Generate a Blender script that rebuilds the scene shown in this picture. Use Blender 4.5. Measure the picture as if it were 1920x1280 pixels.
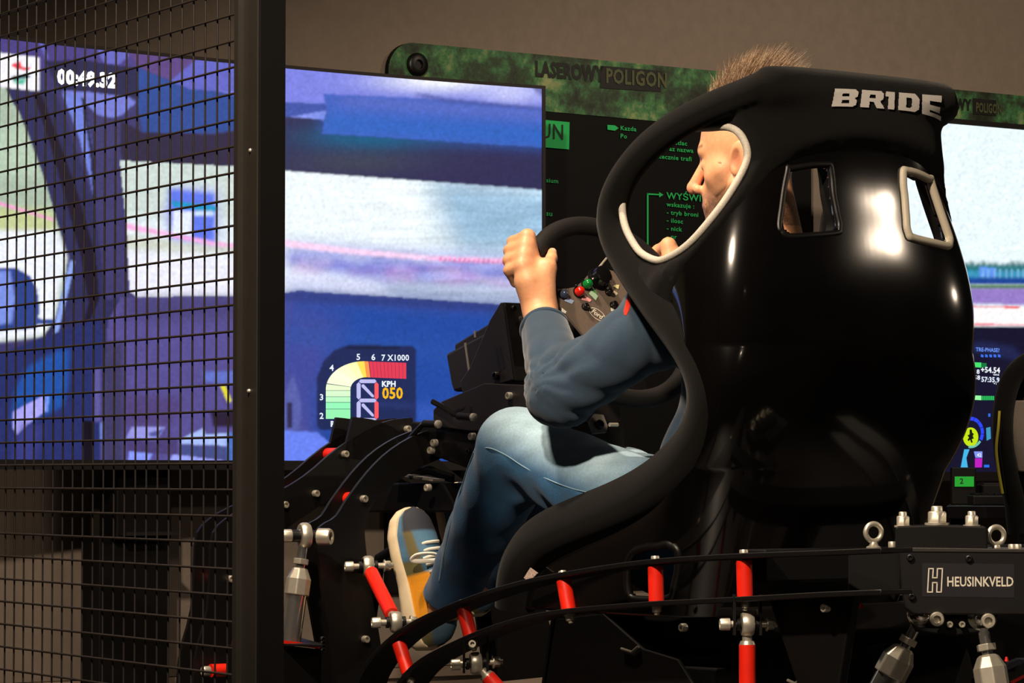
import bpy, bmesh, math, random
import numpy as np
from mathutils import Vector, Matrix, Quaternion, kdtree
random.seed(7); np.random.seed(7)
for o in list(bpy.data.objects): bpy.data.objects.remove(o, do_unlink=True)
SC = bpy.context.scene; COL = SC.collection
# ------------------------------------------------------------------ camera
CAM_H = 0.70; FPX = 6000.0; PITCH = math.atan(255/6000.0)
cam_d = bpy.data.cameras.new('camera'); cam = bpy.data.objects.new('camera', cam_d); COL.objects.link(cam)
cam.location = (0, 0, CAM_H); cam.rotation_euler = (math.pi/2 + PITCH, 0, 0)
cam_d.sensor_width = 36.0; cam_d.lens = FPX/1920*36.0; cam_d.clip_start = 0.1; cam_d.clip_end = 100
SC.camera = cam
# ------------------------------------------------------------------ world, lamps, exposure
wd = bpy.data.worlds.new('world'); SC.world = wd; wd.use_nodes = True
wd.node_tree.nodes['Background'].inputs[0].default_value = (0.55, 0.50, 0.46, 1)
wd.node_tree.nodes['Background'].inputs[1].default_value = 0.012
def spot(loc, target, power, col, size=1.0, blend=0.6, rad=0.08):
    l = bpy.data.lights.new('ceiling_spot', 'SPOT'); l.energy = power; l.color = col; l.spot_size = size; l.spot_blend = blend; l.shadow_soft_size = rad
    o = bpy.data.objects.new('ceiling_spot', l); COL.objects.link(o); o.location = loc
    o.rotation_euler = (Vector(target)-Vector(loc)).to_track_quat('-Z', 'Y').to_euler(); return o
WARM = (1.0, 0.80, 0.60)
spot((-0.75, 5.75, 3.4), (0.15, 6.1, 0.85), 400, WARM, 0.95, 0.6, 0.08)
spot((-0.75, 3.1, 2.9), (0.25, 6.0, 0.9), 720, WARM, 1.0, 0.5, 0.08)      # ceiling spots over the aisle, to the right and by the wall
spot((4.45, 5.52, 2.36), (0.8, 5.7, 0.9), 60, WARM, 1.0, 0.6, 0.06)
spot((1.0, -0.6, 2.7), (1.15, 5.3, 0.45), 130, WARM, 0.30, 0.7, 0.07)  # added unseen fill behind the camera, narrowed to brighten the rear actuators
spot((5.4, 7.62, 1.80), (0.8, 5.8, 1.0), 40, WARM, 0.6, 0.6, 0.06)
spot((2.6, 6.4, 3.1), (1.8, 8.4, 1.5), 190, WARM, 1.7, 0.8, 0.10)
spot((-2.2, 4.6, 3.0), (-1.3, 7.4, 0.1), 140, WARM, 0.85, 0.9, 0.10)
SC.view_settings.view_transform = 'Standard'; SC.view_settings.look = 'None'
SC.view_settings.exposure = 0.0; SC.view_settings.gamma = 1.0; SC.view_settings.use_curve_mapping = False
# ------------------------------------------------------------------ coordinates
CP = Vector((0, 0, CAM_H)); CF = Vector((0, math.cos(PITCH), math.sin(PITCH))); CU = Vector((0, -math.sin(PITCH), math.cos(PITCH)))
def ray(px, py): return CF*FPX + Vector((1, 0, 0))*(px-960) + CU*(640-py)
def at(px, py, Y):                         # point of the place seen at a photo pixel, at distance Y
    d = ray(px, py); return CP + d*(Y/d.y)
def onplane(px, py, p0, n):
    d = ray(px, py); return CP + d*((p0-CP).dot(n)/d.dot(n))
def proj(p):
    q = p-CP; w = q.dot(CF); return (960+FPX*q.x/w, 640-FPX*q.dot(CU)/w)
ANG = math.radians(38)                     # heading of the simulator
RF = Vector((-math.sin(ANG), math.cos(ANG), 0)); RR = Vector((math.cos(ANG), math.sin(ANG), 0)); UP = Vector((0, 0, 1))
RO = Vector((0.645, 5.71, 0))              # below the outer back of the seat
def G(u, v, z): return RO + RF*u + RR*v + UP*z
def onv(px, py, v): return onplane(px, py, RO+RR*v, RR)
def onu(px, py, u): return onplane(px, py, RO+RF*u, RF)
def onz(px, py, z): return onplane(px, py, Vector((0,0,z)), UP)
def loc(p): q = p-RO; return (q.dot(RF), q.dot(RR), q.z)
# ------------------------------------------------------------------ materials
def srgb(c):
    r = []
    for x in c[:3]:
        x = x/255.0; r.append(x/12.92 if x <= 0.04045 else ((x+0.055)/1.055)**2.4)
    return (*r, 1.0)
def mat(name, col, rough=0.5, metal=0.0, spec=0.5, var=0.0, scale=40, bump=0.0, bscale=300, emit=0, coat=0.0, stretch=None, attr=None, sheen=0.0, trans=0.0):
    m = bpy.data.materials.new(name); m.use_nodes = True; nt = m.node_tree; b = nt.nodes['Principled BSDF']
    c = srgb(col); b.inputs['Base Color'].default_value = c; b.inputs['Roughness'].default_value = rough
    b.inputs['Metallic'].default_value = metal; b.inputs['Specular IOR Level'].default_value = spec
    b.inputs['Coat Weight'].default_value = coat; b.inputs['Coat Roughness'].default_value = 0.05
    b.inputs['Sheen Weight'].default_value = sheen; b.inputs['Transmission Weight'].default_value = trans
    tc = nt.nodes.new('ShaderNodeTexCoord'); src = tc.outputs['Object']
    if stretch:
        mp = nt.nodes.new('ShaderNodeMapping'); mp.inputs['Scale'].default_value = stretch; nt.links.new(src, mp.inputs[0]); src = mp.outputs[0]
    basesock = None
    if attr:
        a = nt.nodes.new('ShaderNodeAttribute'); a.attribute_name = attr; basesock = a.outputs['Color']; nt.links.new(basesock, b.inputs['Base Color'])
    if var > 0:
        n = nt.nodes.new('ShaderNodeTexNoise'); n.inputs['Scale'].default_value = scale; n.inputs['Detail'].default_value = 5
        nt.links.new(src, n.inputs['Vector'])
        mr = nt.nodes.new('ShaderNodeMapRange'); mr.inputs[1].default_value = 0.3; mr.inputs[2].default_value = 0.7
        mr.inputs[3].default_value = 1-var; mr.inputs[4].default_value = 1+var; nt.links.new(n.outputs['Fac'], mr.inputs[0])
        mx = nt.nodes.new('ShaderNodeMix'); mx.data_type = 'RGBA'; mx.blend_type = 'MULTIPLY'; mx.inputs[0].default_value = 1
        if basesock: nt.links.new(basesock, mx.inputs[6])
        else: mx.inputs[6].default_value = c
        nt.links.new(mr.outputs[0], mx.inputs[7]); nt.links.new(mx.outputs[2], b.inputs['Base Color'])
    if bump > 0:
        n2 = nt.nodes.new('ShaderNodeTexNoise'); n2.inputs['Scale'].default_value = bscale; n2.inputs['Detail'].default_value = 3
        nt.links.new(src, n2.inputs['Vector']); bp = nt.nodes.new('ShaderNodeBump'); bp.inputs['Strength'].default_value = bump; bp.inputs['Distance'].default_value = 0.002
        nt.links.new(n2.outputs['Fac'], bp.inputs['Height']); nt.links.new(bp.outputs[0], b.inputs['Normal'])
    if emit > 0:
        b.inputs['Emission Color'].default_value = c; b.inputs['Emission Strength'].default_value = emit
    return m
def emat(name, attr='col', strength=1.0, col=None):      # a lit screen
    m = bpy.data.materials.new(name); m.use_nodes = True; nt = m.node_tree; b = nt.nodes['Principled BSDF']
    b.inputs['Base Color'].default_value = (0.004, 0.004, 0.005, 1); b.inputs['Roughness'].default_value = 0.35; b.inputs['Specular IOR Level'].default_value = 0.2
    b.inputs['Emission Strength'].default_value = strength
    if col: b.inputs['Emission Color'].default_value = srgb(col)
    else:
        a = nt.nodes.new('ShaderNodeAttribute'); a.attribute_name = attr; nt.links.new(a.outputs['Color'], b.inputs['Emission Color'])
    return m
M = dict(
 wall=mat('wall_plaster', (122,110,98), 0.9, var=0.06, scale=30, bump=0.35, bscale=160),
 floor=mat('floor_dark', (40,36,34), 0.5, var=0.15, scale=4),
 base=mat('baseboard_paint', (150,132,116), 0.6, var=0.05),
 gloss=mat('gloss_black_shell', (7,6,6), 0.13, coat=0.6, var=0.3, scale=8, bump=0.02, bscale=20),
 cloth=mat('black_knit_fabric', (8,7,6), 0.95, spec=0.12, bump=0.35, bscale=900, var=0.12, scale=600, sheen=0.06),
 satin=mat('satin_black_steel', (10,8,8), 0.42, spec=0.4, var=0.15, scale=60, bump=0.05, bscale=500),
 matte=mat('matte_black_plastic', (5,4,4), 0.6, spec=0.2, bump=0.06, bscale=500),
 anod=mat('anodised_charcoal', (26,22,22), 0.5, spec=0.4, bump=0.05, bscale=500),
 chrome=mat('chrome', (215,213,208), 0.12, 0.92, var=0.03),
 zinc=mat('zinc_plated_steel', (206,200,184), 0.36, 0.72, var=0.06, scale=80),
 red=mat('red_powder_coat', (226,34,14), 0.42, spec=0.4, var=0.04),
 piping=mat('grey_piping', (178,172,160), 0.7, var=0.12, scale=300, bump=0.3, bscale=500),
 greyframe=mat('grey_rubber_frame', (96,92,84), 0.5, var=0.05),
 logo=mat('silver_embroidery', (205,200,194), 0.6, var=0.06, scale=500),
 post=mat('grey_brown_powder_coat', (34,31,27), 0.5, var=0.08, bump=0.08),
 wire=mat('dark_wire', (58,50,44), 0.45, metal=0.4, var=0.05), wirev=mat('darker_wire', (24,19,18), 0.6, metal=0.2, var=0.05),
 tvblack=mat('tv_plastic', (10,10,11), 0.4),
 bezel=mat('tv_bezel_metal', (48,44,44), 0.4, 0.6),
 skin=mat('skin', (232,172,130), 0.5, attr='col', var=0.07, scale=120, bump=0.12, bscale=350),
 shirt=mat('slate_blue_jersey', (50,68,86), 0.9, spec=0.15, var=0.10, scale=500, bump=0.25, bscale=700, sheen=0.2),
 denim=mat('washed_denim', (70,110,140), 0.9, spec=0.15, attr='col', var=0.10, scale=260, bump=0.3, bscale=700, sheen=0.15, stretch=(1,1,0.5)),
)
# ------------------------------------------------------------------ mesh helpers
def link(o, parent=None):
    COL.objects.link(o)
    if parent: o.parent = parent
    return o
def tag(o, label=None, cat=None, group=None, kind=None):
    if label: o['label'] = label
    if cat: o['category'] = cat
    if group: o['group'] = group
    if kind: o['kind'] = kind
    return o
def empty(name, p, label=None, cat=None, group=None, kind=None):
    o = bpy.data.objects.new(name, None); o.empty_display_size = 0.05; o.location = p; COL.objects.link(o); return tag(o, label, cat, group, kind)
def wloc(o):
    v = Vector((0,0,0))
    while o: v = v + o.location; o = o.parent
    return v
class MB:
    def __init__(s): s.v = []; s.f = []; s.sm = []; s.mi = []
    def add(s, vs, fs, smooth=False, mi=0):
        b = len(s.v); s.v += [Vector(p) for p in vs]
        for f in fs: s.f.append([b+i for i in f]); s.sm.append(smooth); s.mi.append(mi)
        return s
    def box(s, c, ax, ay, az, hx, hy, hz):
        c = Vector(c); vs = [c+ax*(i*hx)+ay*(j*hy)+az*(k*hz) for i in (-1,1) for j in (-1,1) for k in (-1,1)]
        return s.add(vs, [(0,1,3,2),(4,6,7,5),(0,4,5,1),(2,3,7,6),(0,2,6,4),(1,5,7,3)])
    def prism(s, pts, d):                                # polygon extruded by d
        n = len(pts); vs = [Vector(p) for p in pts]+[Vector(p)+d for p in pts]
        return s.add(vs, [tuple(range(n-1,-1,-1)), tuple(range(n,2*n))]+[(i,(i+1)%n,n+(i+1)%n,n+i) for i in range(n)])
    def tube(s, path, r, n=12, closed=False, cap=True, sq=1.0, ref=None, smooth=True):
        path = [Vector(p) for p in path]; N = len(path); rr = r if hasattr(r, '__len__') else [r]*N
        T = []
        for i in range(N):
            a = path[(i-1) % N] if (closed or i > 0) else path[i]; b = path[(i+1) % N] if (closed or i < N-1) else path[i]
            t = b-a; T.append(t.normalized() if t.length > 1e-9 else Vector((0,0,1)))
        nrm = Vector(ref) if ref is not None else (Vector((0,0,1)) if abs(T[0].z) < 0.9 else Vector((1,0,0)))
        vs = []; fs = []
        for i in range(N):
            if ref is not None: nrm = Vector(ref)
            nrm = nrm-T[i]*nrm.dot(T[i]); nrm.normalize(); bn = T[i].cross(nrm)
            for k in range(n):
                a = 2*math.pi*k/n; vs.append(path[i]+nrm*(math.cos(a)*rr[i])+bn*(math.sin(a)*rr[i]*sq))
        for i in range(N if closed else N-1):
            for k in range(n):
                a = i*n+k; b = i*n+(k+1) % n; c = ((i+1) % N)*n+(k+1) % n; d = ((i+1) % N)*n+k; fs.append((a,b,c,d))
        if cap and not closed: fs.append(tuple(range(n-1,-1,-1))); fs.append(tuple((N-1)*n+k for k in range(n)))
        return s.add(vs, fs, smooth)
    def cyl(s, a, b, r, n=16, r2=None, smooth=True):
        return s.tube([a,b], [r, r if r2 is None else r2], n, smooth=smooth)
    def lathe(s, c, ax, prof, n=20, smooth=True):        # prof: (along, radius)
        c = Vector(c); ax = Vector(ax).normalized(); t = Vector((0,0,1)) if abs(ax.z) < 0.9 else Vector((1,0,0))
        e1 = ax.cross(t).normalized(); e2 = ax.cross(e1); vs = []; fs = []
        for h, r in prof:
            for k in range(n):
                a = 2*math.pi*k/n; vs.append(c+ax*h+e1*(math.cos(a)*r)+e2*(math.sin(a)*r))
        for i in range(len(prof)-1):
            for k in range(n): fs.append((i*n+k, i*n+(k+1) % n, (i+1)*n+(k+1) % n, (i+1)*n+k))
        fs.append(tuple(range(n-1,-1,-1))); fs.append(tuple((len(prof)-1)*n+k for k in range(n)))
        return s.add(vs, fs, smooth)
    def torus(s, c, ax, R, r, n=32, m=12):
        c = Vector(c); ax = Vector(ax).normalized(); t = Vector((0,0,1)) if abs(ax.z) < 0.9 else Vector((1,0,0)); e1 = ax.cross(t).normalized(); e2 = ax.cross(e1)
        return s.tube([c+e1*(R*math.cos(2*math.pi*i/n))+e2*(R*math.sin(2*math.pi*i/n)) for i in range(n)], r, m, closed=True)
    def ball(s, c, r, n=16, m=10):
        c = Vector(c); rx = r if hasattr(r, '__len__') else (r,r,r); vs = []; fs = []
        for i in range(m+1):
            th = math.pi*i/m
            for k in range(n):
                ph = 2*math.pi*k/n; vs.append(c+Vector((rx[0]*math.sin(th)*math.cos(ph), rx[1]*math.sin(th)*math.sin(ph), rx[2]*math.cos(th))))
        for i in range(m):
            for k in range(n): fs.append((i*n+k, (i+1)*n+k, (i+1)*n+(k+1) % n, i*n+(k+1) % n))
        return s.add(vs, fs, True)
    def build(s, name, m, parent=None, bevel=0, seg=2, colors=None, origin=None):
        me = bpy.data.meshes.new(name); off = wloc(parent) if parent else Vector((0,0,0))
        if parent is None:
            if origin is not None: off = Vector(origin)
            else:
                lo = [min(v[i] for v in s.v) for i in range(3)]; hi = [max(v[i] for v in s.v) for i in range(3)]
                off = Vector(((lo[0]+hi[0])/2, (lo[1]+hi[1])/2, lo[2]))
        me.from_pydata([v-off for v in s.v], [], s.f)
        me.polygons.foreach_set('use_smooth', s.sm)
        ms = m if isinstance(m, (list, tuple)) else [m]
        for q in ms: me.materials.append(q)
        if len(ms) > 1: me.polygons.foreach_set('material_index', s.mi)
        me.validate(); fixn(me)
        if any(s.sm): me.set_sharp_from_angle(angle=0.95)
        if colors is not None: setcol(me, colors)
        o = bpy.data.objects.new(name, me); link(o, parent)
        if parent is None: o.location = off
        if bevel > 0:
            b = o.modifiers.new('bevel', 'BEVEL'); b.width = bevel; b.segments = seg; b.limit_method = 'ANGLE'; b.angle_limit = 0.7
        return o
def fixn(me):
    bm = bmesh.new(); bm.from_mesh(me); bmesh.ops.recalc_face_normals(bm, faces=bm.faces[:]); bm.to_mesh(me); bm.free()
def setcol(me, cols, name='col'):
    a = me.color_attributes.new(name, 'FLOAT_COLOR', 'POINT'); arr = np.ones((len(me.vertices), 4), np.float32); arr[:, :3] = np.asarray(cols)[:, :3]
    a.data.foreach_set('color', arr.ravel())
def fastmesh(name, V, Fq, m, parent=None, smooth=True, colors=None, origin=None):
    off = wloc(parent) if parent else Vector(origin if origin is not None else (0,0,0))
    me = bpy.data.meshes.new(name); V = np.asarray(V, np.float64)-np.array(off)
    me.from_pydata(V.tolist(), [], np.asarray(Fq).tolist())
    me.polygons.foreach_set('use_smooth', [smooth]*len(me.polygons))
    me.materials.append(m)
    if colors is not None: setcol(me, colors)
    o = bpy.data.objects.new(name, me); link(o, parent)
    if parent is None: o.location = off
    return o
def inst(name, me, parent, p, d=None, spin=0.0, scale=1.0):      # one more object on shared mesh data, its +Z along d
    o = bpy.data.objects.new(name, me); link(o, parent); o.location = Vector(p)-wloc(parent) if parent else Vector(p)
    if d is not None:
        q = Vector(d).to_track_quat('Z', 'Y'); o.rotation_euler = (q @ Quaternion((0,0,1), spin)).to_euler()
    if scale != 1.0: o.scale = (scale,)*3
    return o
def meshdata(mb, name, m):
    o = mb.build(name, m, None, origin=(0,0,0)); me = o.data; bpy.data.objects.remove(o); return me
def spline(pts, n):                                            # Catmull-Rom through points
    P = np.array([list(p) for p in pts], float); N = len(P); out = []
    for q in np.linspace(0, N-1, n):
        i = min(int(q), N-2); t = q-i; p0 = P[max(i-1,0)]; p1 = P[i]; p2 = P[i+1]; p3 = P[min(i+2,N-1)]
        out.append(0.5*((2*p1)+(-p0+p2)*t+(2*p0-5*p1+4*p2-p3)*t*t+(-p0+3*p1-3*p2+p3)*t**3))
    return np.array(out)
def vs_(arr): return [Vector(a) for a in arr]
def textgeo(body, size=1.0, align='CENTER', spacing=1.0, bold=0.0):
    c = bpy.data.curves.new('t', 'FONT'); c.body = body; c.size = size; c.align_x = align; c.align_y = 'CENTER'; c.space_character = spacing; c.offset = bold; c.resolution_u = 2
    o = bpy.data.objects.new('t', c); COL.objects.link(o); dg = bpy.context.evaluated_depsgraph_get(); e = o.evaluated_get(dg); me = e.to_mesh()
    V = [v.co.copy() for v in me.vertices]; Fs = [tuple(p.vertices) for p in me.polygons]; e.to_mesh_clear(); bpy.data.objects.remove(o); bpy.data.curves.remove(c)
    return V, Fs
def text_on(name, body, m, parent, fn, size=1.0, align='CENTER', spacing=1.0, bold=0.0, thick=0.0):
    V, Fs = textgeo(body, size, align, spacing, bold); mb = MB(); mb.add([fn(p.x, p.y, 0.0) for p in V], Fs)
    if thick > 0: mb.add([fn(p.x, p.y, thick) for p in V], Fs)
    return mb.build(name, m, parent)
def inpoly(X, Y, P):
    r = np.zeros(X.shape, bool); n = len(P)
    for i in range(n):
        x1, y1 = P[i]; x2, y2 = P[(i+1) % n]
        if y1 == y2: continue
        c = ((y1 > Y) != (y2 > Y)) & (X < (x2-x1)*(Y-y1)/(y2-y1)+x1); r ^= c
    return r
def boxblur(a, kx, ky):
    for ax, k in ((1, kx), (0, ky)):
        if k > 1:
            p = [(0,0)]*a.ndim; p[ax] = (k//2, k-1-k//2); b = np.pad(a, p, mode='edge'); c = np.cumsum(b, axis=ax); c = np.concatenate([np.zeros_like(np.take(c,[0],ax)), c], axis=ax)
            n = a.shape[ax]; a = (np.take(c, range(k, k+n), ax)-np.take(c, range(0, n), ax))/k
    return a
# ------------------------------------------------------------------ smooth solids: distance fields turned into meshes
def rc(P, a, b, ra, rb):
    a = np.asarray(a, np.float32); b = np.asarray(b, np.float32); ab = b-a; t = np.clip(((P-a)@ab)/max(float(ab@ab), 1e-9), 0, 1)
    return np.linalg.norm(P-(a+t[:, None]*ab), axis=1)-(ra+(rb-ra)*t)
def el(P, c, r, A=None):
    q = P-np.asarray(c, np.float32)
    if A is not None: q = q@np.asarray(A, np.float32).T
    r = np.asarray(r, np.float32); k0 = np.linalg.norm(q/r, axis=1); k1 = np.linalg.norm(q/(r*r), axis=1)+1e-9; return k0*(k0-1)/k1
def smin(a, b, k):
    h = np.clip(0.5+0.5*(b-a)/k, 0, 1); return b*(1-h)+a*h-k*h*(1-h)
def smax(a, b, k): return -smin(-a, -b, k)
def surfnet(f, lo, hi, h, blk=8, margin=None):
    lo = np.array(lo, float); n = [int(math.ceil((b-a)/h/blk))*blk for a, b in zip(lo, hi)]
    nb = [k//blk for k in n]; bc = np.stack(np.meshgrid(*[(np.arange(k)+0.5)*blk*h+lo[i] for i, k in enumerate(nb)], indexing='ij'), -1).reshape(-1, 3).astype(np.float32)
    db = f(bc); sel = np.where(np.abs(db) < (margin or blk*h*1.9))[0]
    D = np.ones(n, np.float32); Db = db.reshape(nb); D = np.repeat(np.repeat(np.repeat(Db, blk, 0), blk, 1), blk, 2).astype(np.float32)
    off = np.stack(np.meshgrid(*[np.arange(blk)]*3, indexing='ij'), -1).reshape(-1, 3)
    bi = np.stack(np.unravel_index(sel, nb), -1)*blk
    for s in range(0, len(bi), 400):
        I = (bi[s:s+400, None, :]+off[None]).reshape(-1, 3); D[I[:, 0], I[:, 1], I[:, 2]] = f((I*h+lo).astype(np.float32))
    S = D < 0; c = np.zeros([k-1 for k in n], np.int8)
    for a in (0, 1):
        for b in (0, 1):
            for d in (0, 1): c += S[a:n[0]-1+a, b:n[1]-1+b, d:n[2]-1+d]
    act = (c > 0) & (c < 8); I = np.argwhere(act); vid = -np.ones(act.shape, np.int32); vid[act] = np.arange(len(I))
    acc = np.zeros((len(I), 3)); cnt = np.zeros(len(I)); cor = [(a, b, d) for a in (0,1) for b in (0,1) for d in (0,1)]
    for p in cor:
        for ax in range(3):
            if p[ax]: continue
            q = list(p); q[ax] = 1; d0 = D[I[:,0]+p[0], I[:,1]+p[1], I[:,2]+p[2]]; d1 = D[I[:,0]+q[0], I[:,1]+q[1], I[:,2]+q[2]]; m = (d0 < 0) != (d1 < 0); t = np.where(m, d0/(d0-d1+1e-12), 0)
            pt = np.array(p, float)[None]+t[:, None]*np.eye(3)[ax][None]; acc[m] += pt[m]; cnt[m] += 1
    V = lo+(I+acc/cnt[:, None])*h; F = []
    for ax in range(3):
        sl0 = [slice(None)]*3; sl1 = [slice(None)]*3; sl0[ax] = slice(0, -1); sl1[ax] = slice(1, None); e = S[tuple(sl0)] != S[tuple(sl1)]; J = np.argwhere(e); a1, a2 = (ax+1) % 3, (ax+2) % 3
        J = J[(J[:, a1] > 0) & (J[:, a2] > 0) & (J[:, a1] < n[a1]-1) & (J[:, a2] < n[a2]-1) & (J[:, ax] < n[ax]-1)]; q = []
        for (d1, d2) in ((1,1),(0,1),(0,0),(1,0)):
            K = J.copy(); K[:, a1] -= d1; K[:, a2] -= d2; q.append(vid[K[:,0], K[:,1], K[:,2]])
        q = np.stack(q, 1); fl = S[J[:,0], J[:,1], J[:,2]]; q[~fl] = q[~fl][:, ::-1]; F.append(q)
    F = np.concatenate(F); F = F[(F >= 0).all(1)]; return V, F
def relaxmesh(V, F, n):
    E_ = np.concatenate([F[:, [0,1]], F[:, [1,2]], F[:, [2,3]], F[:, [3,0]]]); 
    for _ in range(n):
        s = np.zeros_like(V); c = np.zeros(len(V)); np.add.at(s, E_[:, 0], V[E_[:, 1]]); np.add.at(c, E_[:, 0], 1); np.add.at(s, E_[:, 1], V[E_[:, 0]]); np.add.at(c, E_[:, 1], 1); V = V*0.4+0.6*s/c[:, None]
    return V
# ================================================================== the room
WANG = math.radians(35); WD = Vector((math.cos(WANG), math.sin(WANG), 0)); WN = Vector((math.sin(WANG), -math.cos(WANG), 0))   # wall direction and its normal into the room
WP = Vector((0.08, 8.22, 0))
def wall(px, py, off=0.0): return onplane(px, py, WP+WN*off, WN)
mb = MB(); mb.box(WP-WN*0.06+UP*1.6, WD, WN, UP, 6.0, 0.06, 1.6); tag(mb.build('wall_back', M['wall']), 'brown-grey plaster wall behind the screens', kind='structure')
mb = MB(); mb.box(Vector((0.5, 5.0, -0.05)), Vector((1,0,0)), Vector((0,1,0)), UP, 7, 7.5, 0.05); tag(mb.build('floor', M['floor']), 'dark floor under the simulator', kind='structure')
mb = MB()
zb = wall(930, 1243).z
mb.box(WP+WN*0.012+UP*(zb/2), WD, WN, UP, 6.0, 0.012, zb/2); mb.box(WP+WN*0.018+UP*(zb-0.012), WD, WN, UP, 6.0, 0.018, 0.012)
tag(mb.build('baseboard_back', M['base']), 'light painted baseboard along the wall', kind='structure')
# ================================================================== screens
def make_canvas(x0, x1, y0, y1, st=2):
    xs = np.arange(x0, x1, st)+st/2; ys = np.arange(y0, y1, st)+st/2; X, Y = np.meshgrid(xs, ys); C = np.zeros(X.shape+(3,)); return X, Y, C
def fill(C, X, Y, poly, col, a=1.0, soft=2):
    m = inpoly(X, Y, poly).astype(float)*a
    if soft > 1: m = boxblur(boxblur(m, soft, soft), soft, soft)
    C[:] = C*(1-m[..., None])+np.array(srgb(col)[:3])*m[..., None]
def glow(C, X, Y, cx, cy, rx, ry, col, a):
    m = a*np.exp(-(((X-cx)/rx)**2+((Y-cy)/ry)**2)); C[:] = C*(1-m[..., None])+np.array(srgb(col)[:3])*m[..., None]
def noise(shape, kx, ky, amp):
    n = np.random.randn(*shape); n = boxblur(boxblur(n, kx, ky), kx, ky); n /= n.std()+1e-9; return n*amp
# ---- large curved television ahead of the simulator
T0 = Vector((-1.118, 6.99, 0)); T2 = Vector((0.0816, 7.90, 0)); TL = (T2-T0).length; TD = (T2-T0)/TL; TN = Vector((-TD.y, TD.x, 0))
TV_H = 0.94; TV_S0 = -0.165
TZ0 = at(456, 871, 7.43).z; TZ1 = TZ0+TV_H
def sag(s): return 0.052*4*(s/TL)*(1-s/TL)
def tv3(s, z, lift=0.0): return T0+TD*s+TN*(sag(s)-lift)+UP*z
def tvpt(px, py, lift=0.001):
    n = 0.0
    for i in range(8):
        p = onplane(px, py, T0+TN*(n-lift), TN); n = sag((p-T0).dot(TD))
    return p
X, Y, C = make_canvas(-260, 1032, 40, 890)
C[:] = srgb((60,56,106))[:3]
fill(C,X,Y,[(-260,40),(460,40),(460,135),(-260,120)],(74,64,132))
fill(C,X,Y,[(180,84),(236,90),(240,104),(218,121),(196,121),(184,100)],(104,104,196))
fill(C,X,Y,[(70,74),(78,78),(90,108),(84,110)],(100,100,190))
fill(C,X,Y,[(236,90),(380,102),(345,146),(325,152),(258,125)],(94,70,132))
fill(C,X,Y,[(372,104),(470,112),(470,192),(400,190),(355,168),(315,152)],(98,102,196))
fill(C,X,Y,[(400,168),(470,172),(470,192),(405,188)],(126,126,222),soft=2)
fill(C,X,Y,[(256,124),(320,151),(355,166),(405,168),(470,186),(470,238),(400,248),(265,247),(254,180)],(46,76,150),soft=2)
fill(C,X,Y,[(82,112),(150,110),(255,126),(258,182),(180,172),(110,170)],(42,40,78))
fill(C,X,Y,[(222,222),(265,246),(400,250),(470,238),(470,312),(222,302)],(46,38,68),soft=2)
# side window of the car on the screen
fill(C,X,Y,[(-260,150),(8,160),(20,185),(36,212),(56,262),(86,345),(110,430),(124,482),(118,540),(100,600),(80,628),(-260,672)],(170,188,168))
fill(C,X,Y,[(-260,200),(46,240),(80,330),(0,330),(-260,330)],(184,204,182),soft=9)
fill(C,X,Y,[(-260,376),(96,392),(104,425),(110,440),(-260,440)],(196,206,150),soft=7)
fill(C,X,Y,[(-260,376),(0,377),(100,408),(101,413),(0,383),(-260,382)],(250,160,215),soft=2)
fill(C,X,Y,[(-260,432),(109,432),(124,482),(100,600),(80,628),(-260,672)],(240,244,255),soft=5)
fill(C,X,Y,[(-260,500),(28,500),(54,515),(68,542),(73,578),(66,614),(-260,632)],(44,66,138))
fill(C,X,Y,[(-260,508),(19,508),(28,560),(22,606),(-260,624)],(124,146,230),soft=3)
fill(C,X,Y,[(62,594),(100,597),(98,606),(64,606)],(56,78,150))
# pillars
fill(C,X,Y,[(8,160),(70,166),(100,170),(118,210),(146,292),(172,372),(192,500),(236,562),(240,640),(165,640),(80,628),(100,600),(132,486),(110,430),(86,345),(56,262),(36,212),(20,185)],(46,46,90))
fill(C,X,Y,[(112,168),(160,170),(240,180),(253,190),(226,214),(200,222),(182,216),(164,196)],(118,126,214))
fill(C,X,Y,[(114,172),(150,178),(158,205),(170,262),(175,372),(166,330),(146,255),(130,212)],(114,132,224))
fill(C,X,Y,[(150,180),(157,184),(168,250),(176,300),(180,372),(173,372),(166,280)],(38,36,70))
fill(C,X,Y,[(172,212),(224,222),(227,420),(238,556),(196,560),(184,440),(176,320)],(62,58,106))
fill(C,X,Y,[(60,172),(76,176),(118,286),(144,360),(178,480),(184,560),(166,600),(153,645),(149,625),(164,566),(150,480),(122,376),(96,282)],(30,22,42),soft=2)
fill(C,X,Y,[(130,486),(138,488),(126,545),(112,600),(106,628),(98,628),(104,590)],(142,168,240))
# windscreen
WS = [(224,300),(460,312),(535,317),(1032,353),(1032,576),(880,566),(740,556),(588,547),(560,544),(535,548),(460,553),(256,556),(242,545),(236,420)]
S = np.zeros_like(C); S[:] = srgb((226,238,244))[:3]
fill(S,X,Y,[(220,295),(460,305),(460,415),(220,405)],(206,220,214),soft=9)
fill(S,X,Y,[(225,440),(460,462),(460,478),(225,470)],(206,210,196),soft=7)
fill(S,X,Y,[(225,472),(460,482),(460,560),(225,560)],(240,240,255),soft=9)
fill(S,X,Y,[(300,400),(330,345),(415,352),(415,462),(320,450)],(190,200,230),soft=9)
fill(S,X,Y,[(316,352),(405,362),(405,456),(318,446)],(96,120,236),soft=5)
fill(S,X,Y,[(325,394),(360,396),(360,444),(322,440)],(232,240,255),soft=3)
fill(S,X,Y,[(320,374),(405,384),(405,395),(380,394),(322,385)],(26,150,200),soft=2)
fill(S,X,Y,[(365,395),(400,396),(400,404),(365,404)],(214,236,255),soft=3)
fill(S,X,Y,[(530,310),(790,330),(800,470),(530,440)],(240,250,255),soft=13)
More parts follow.
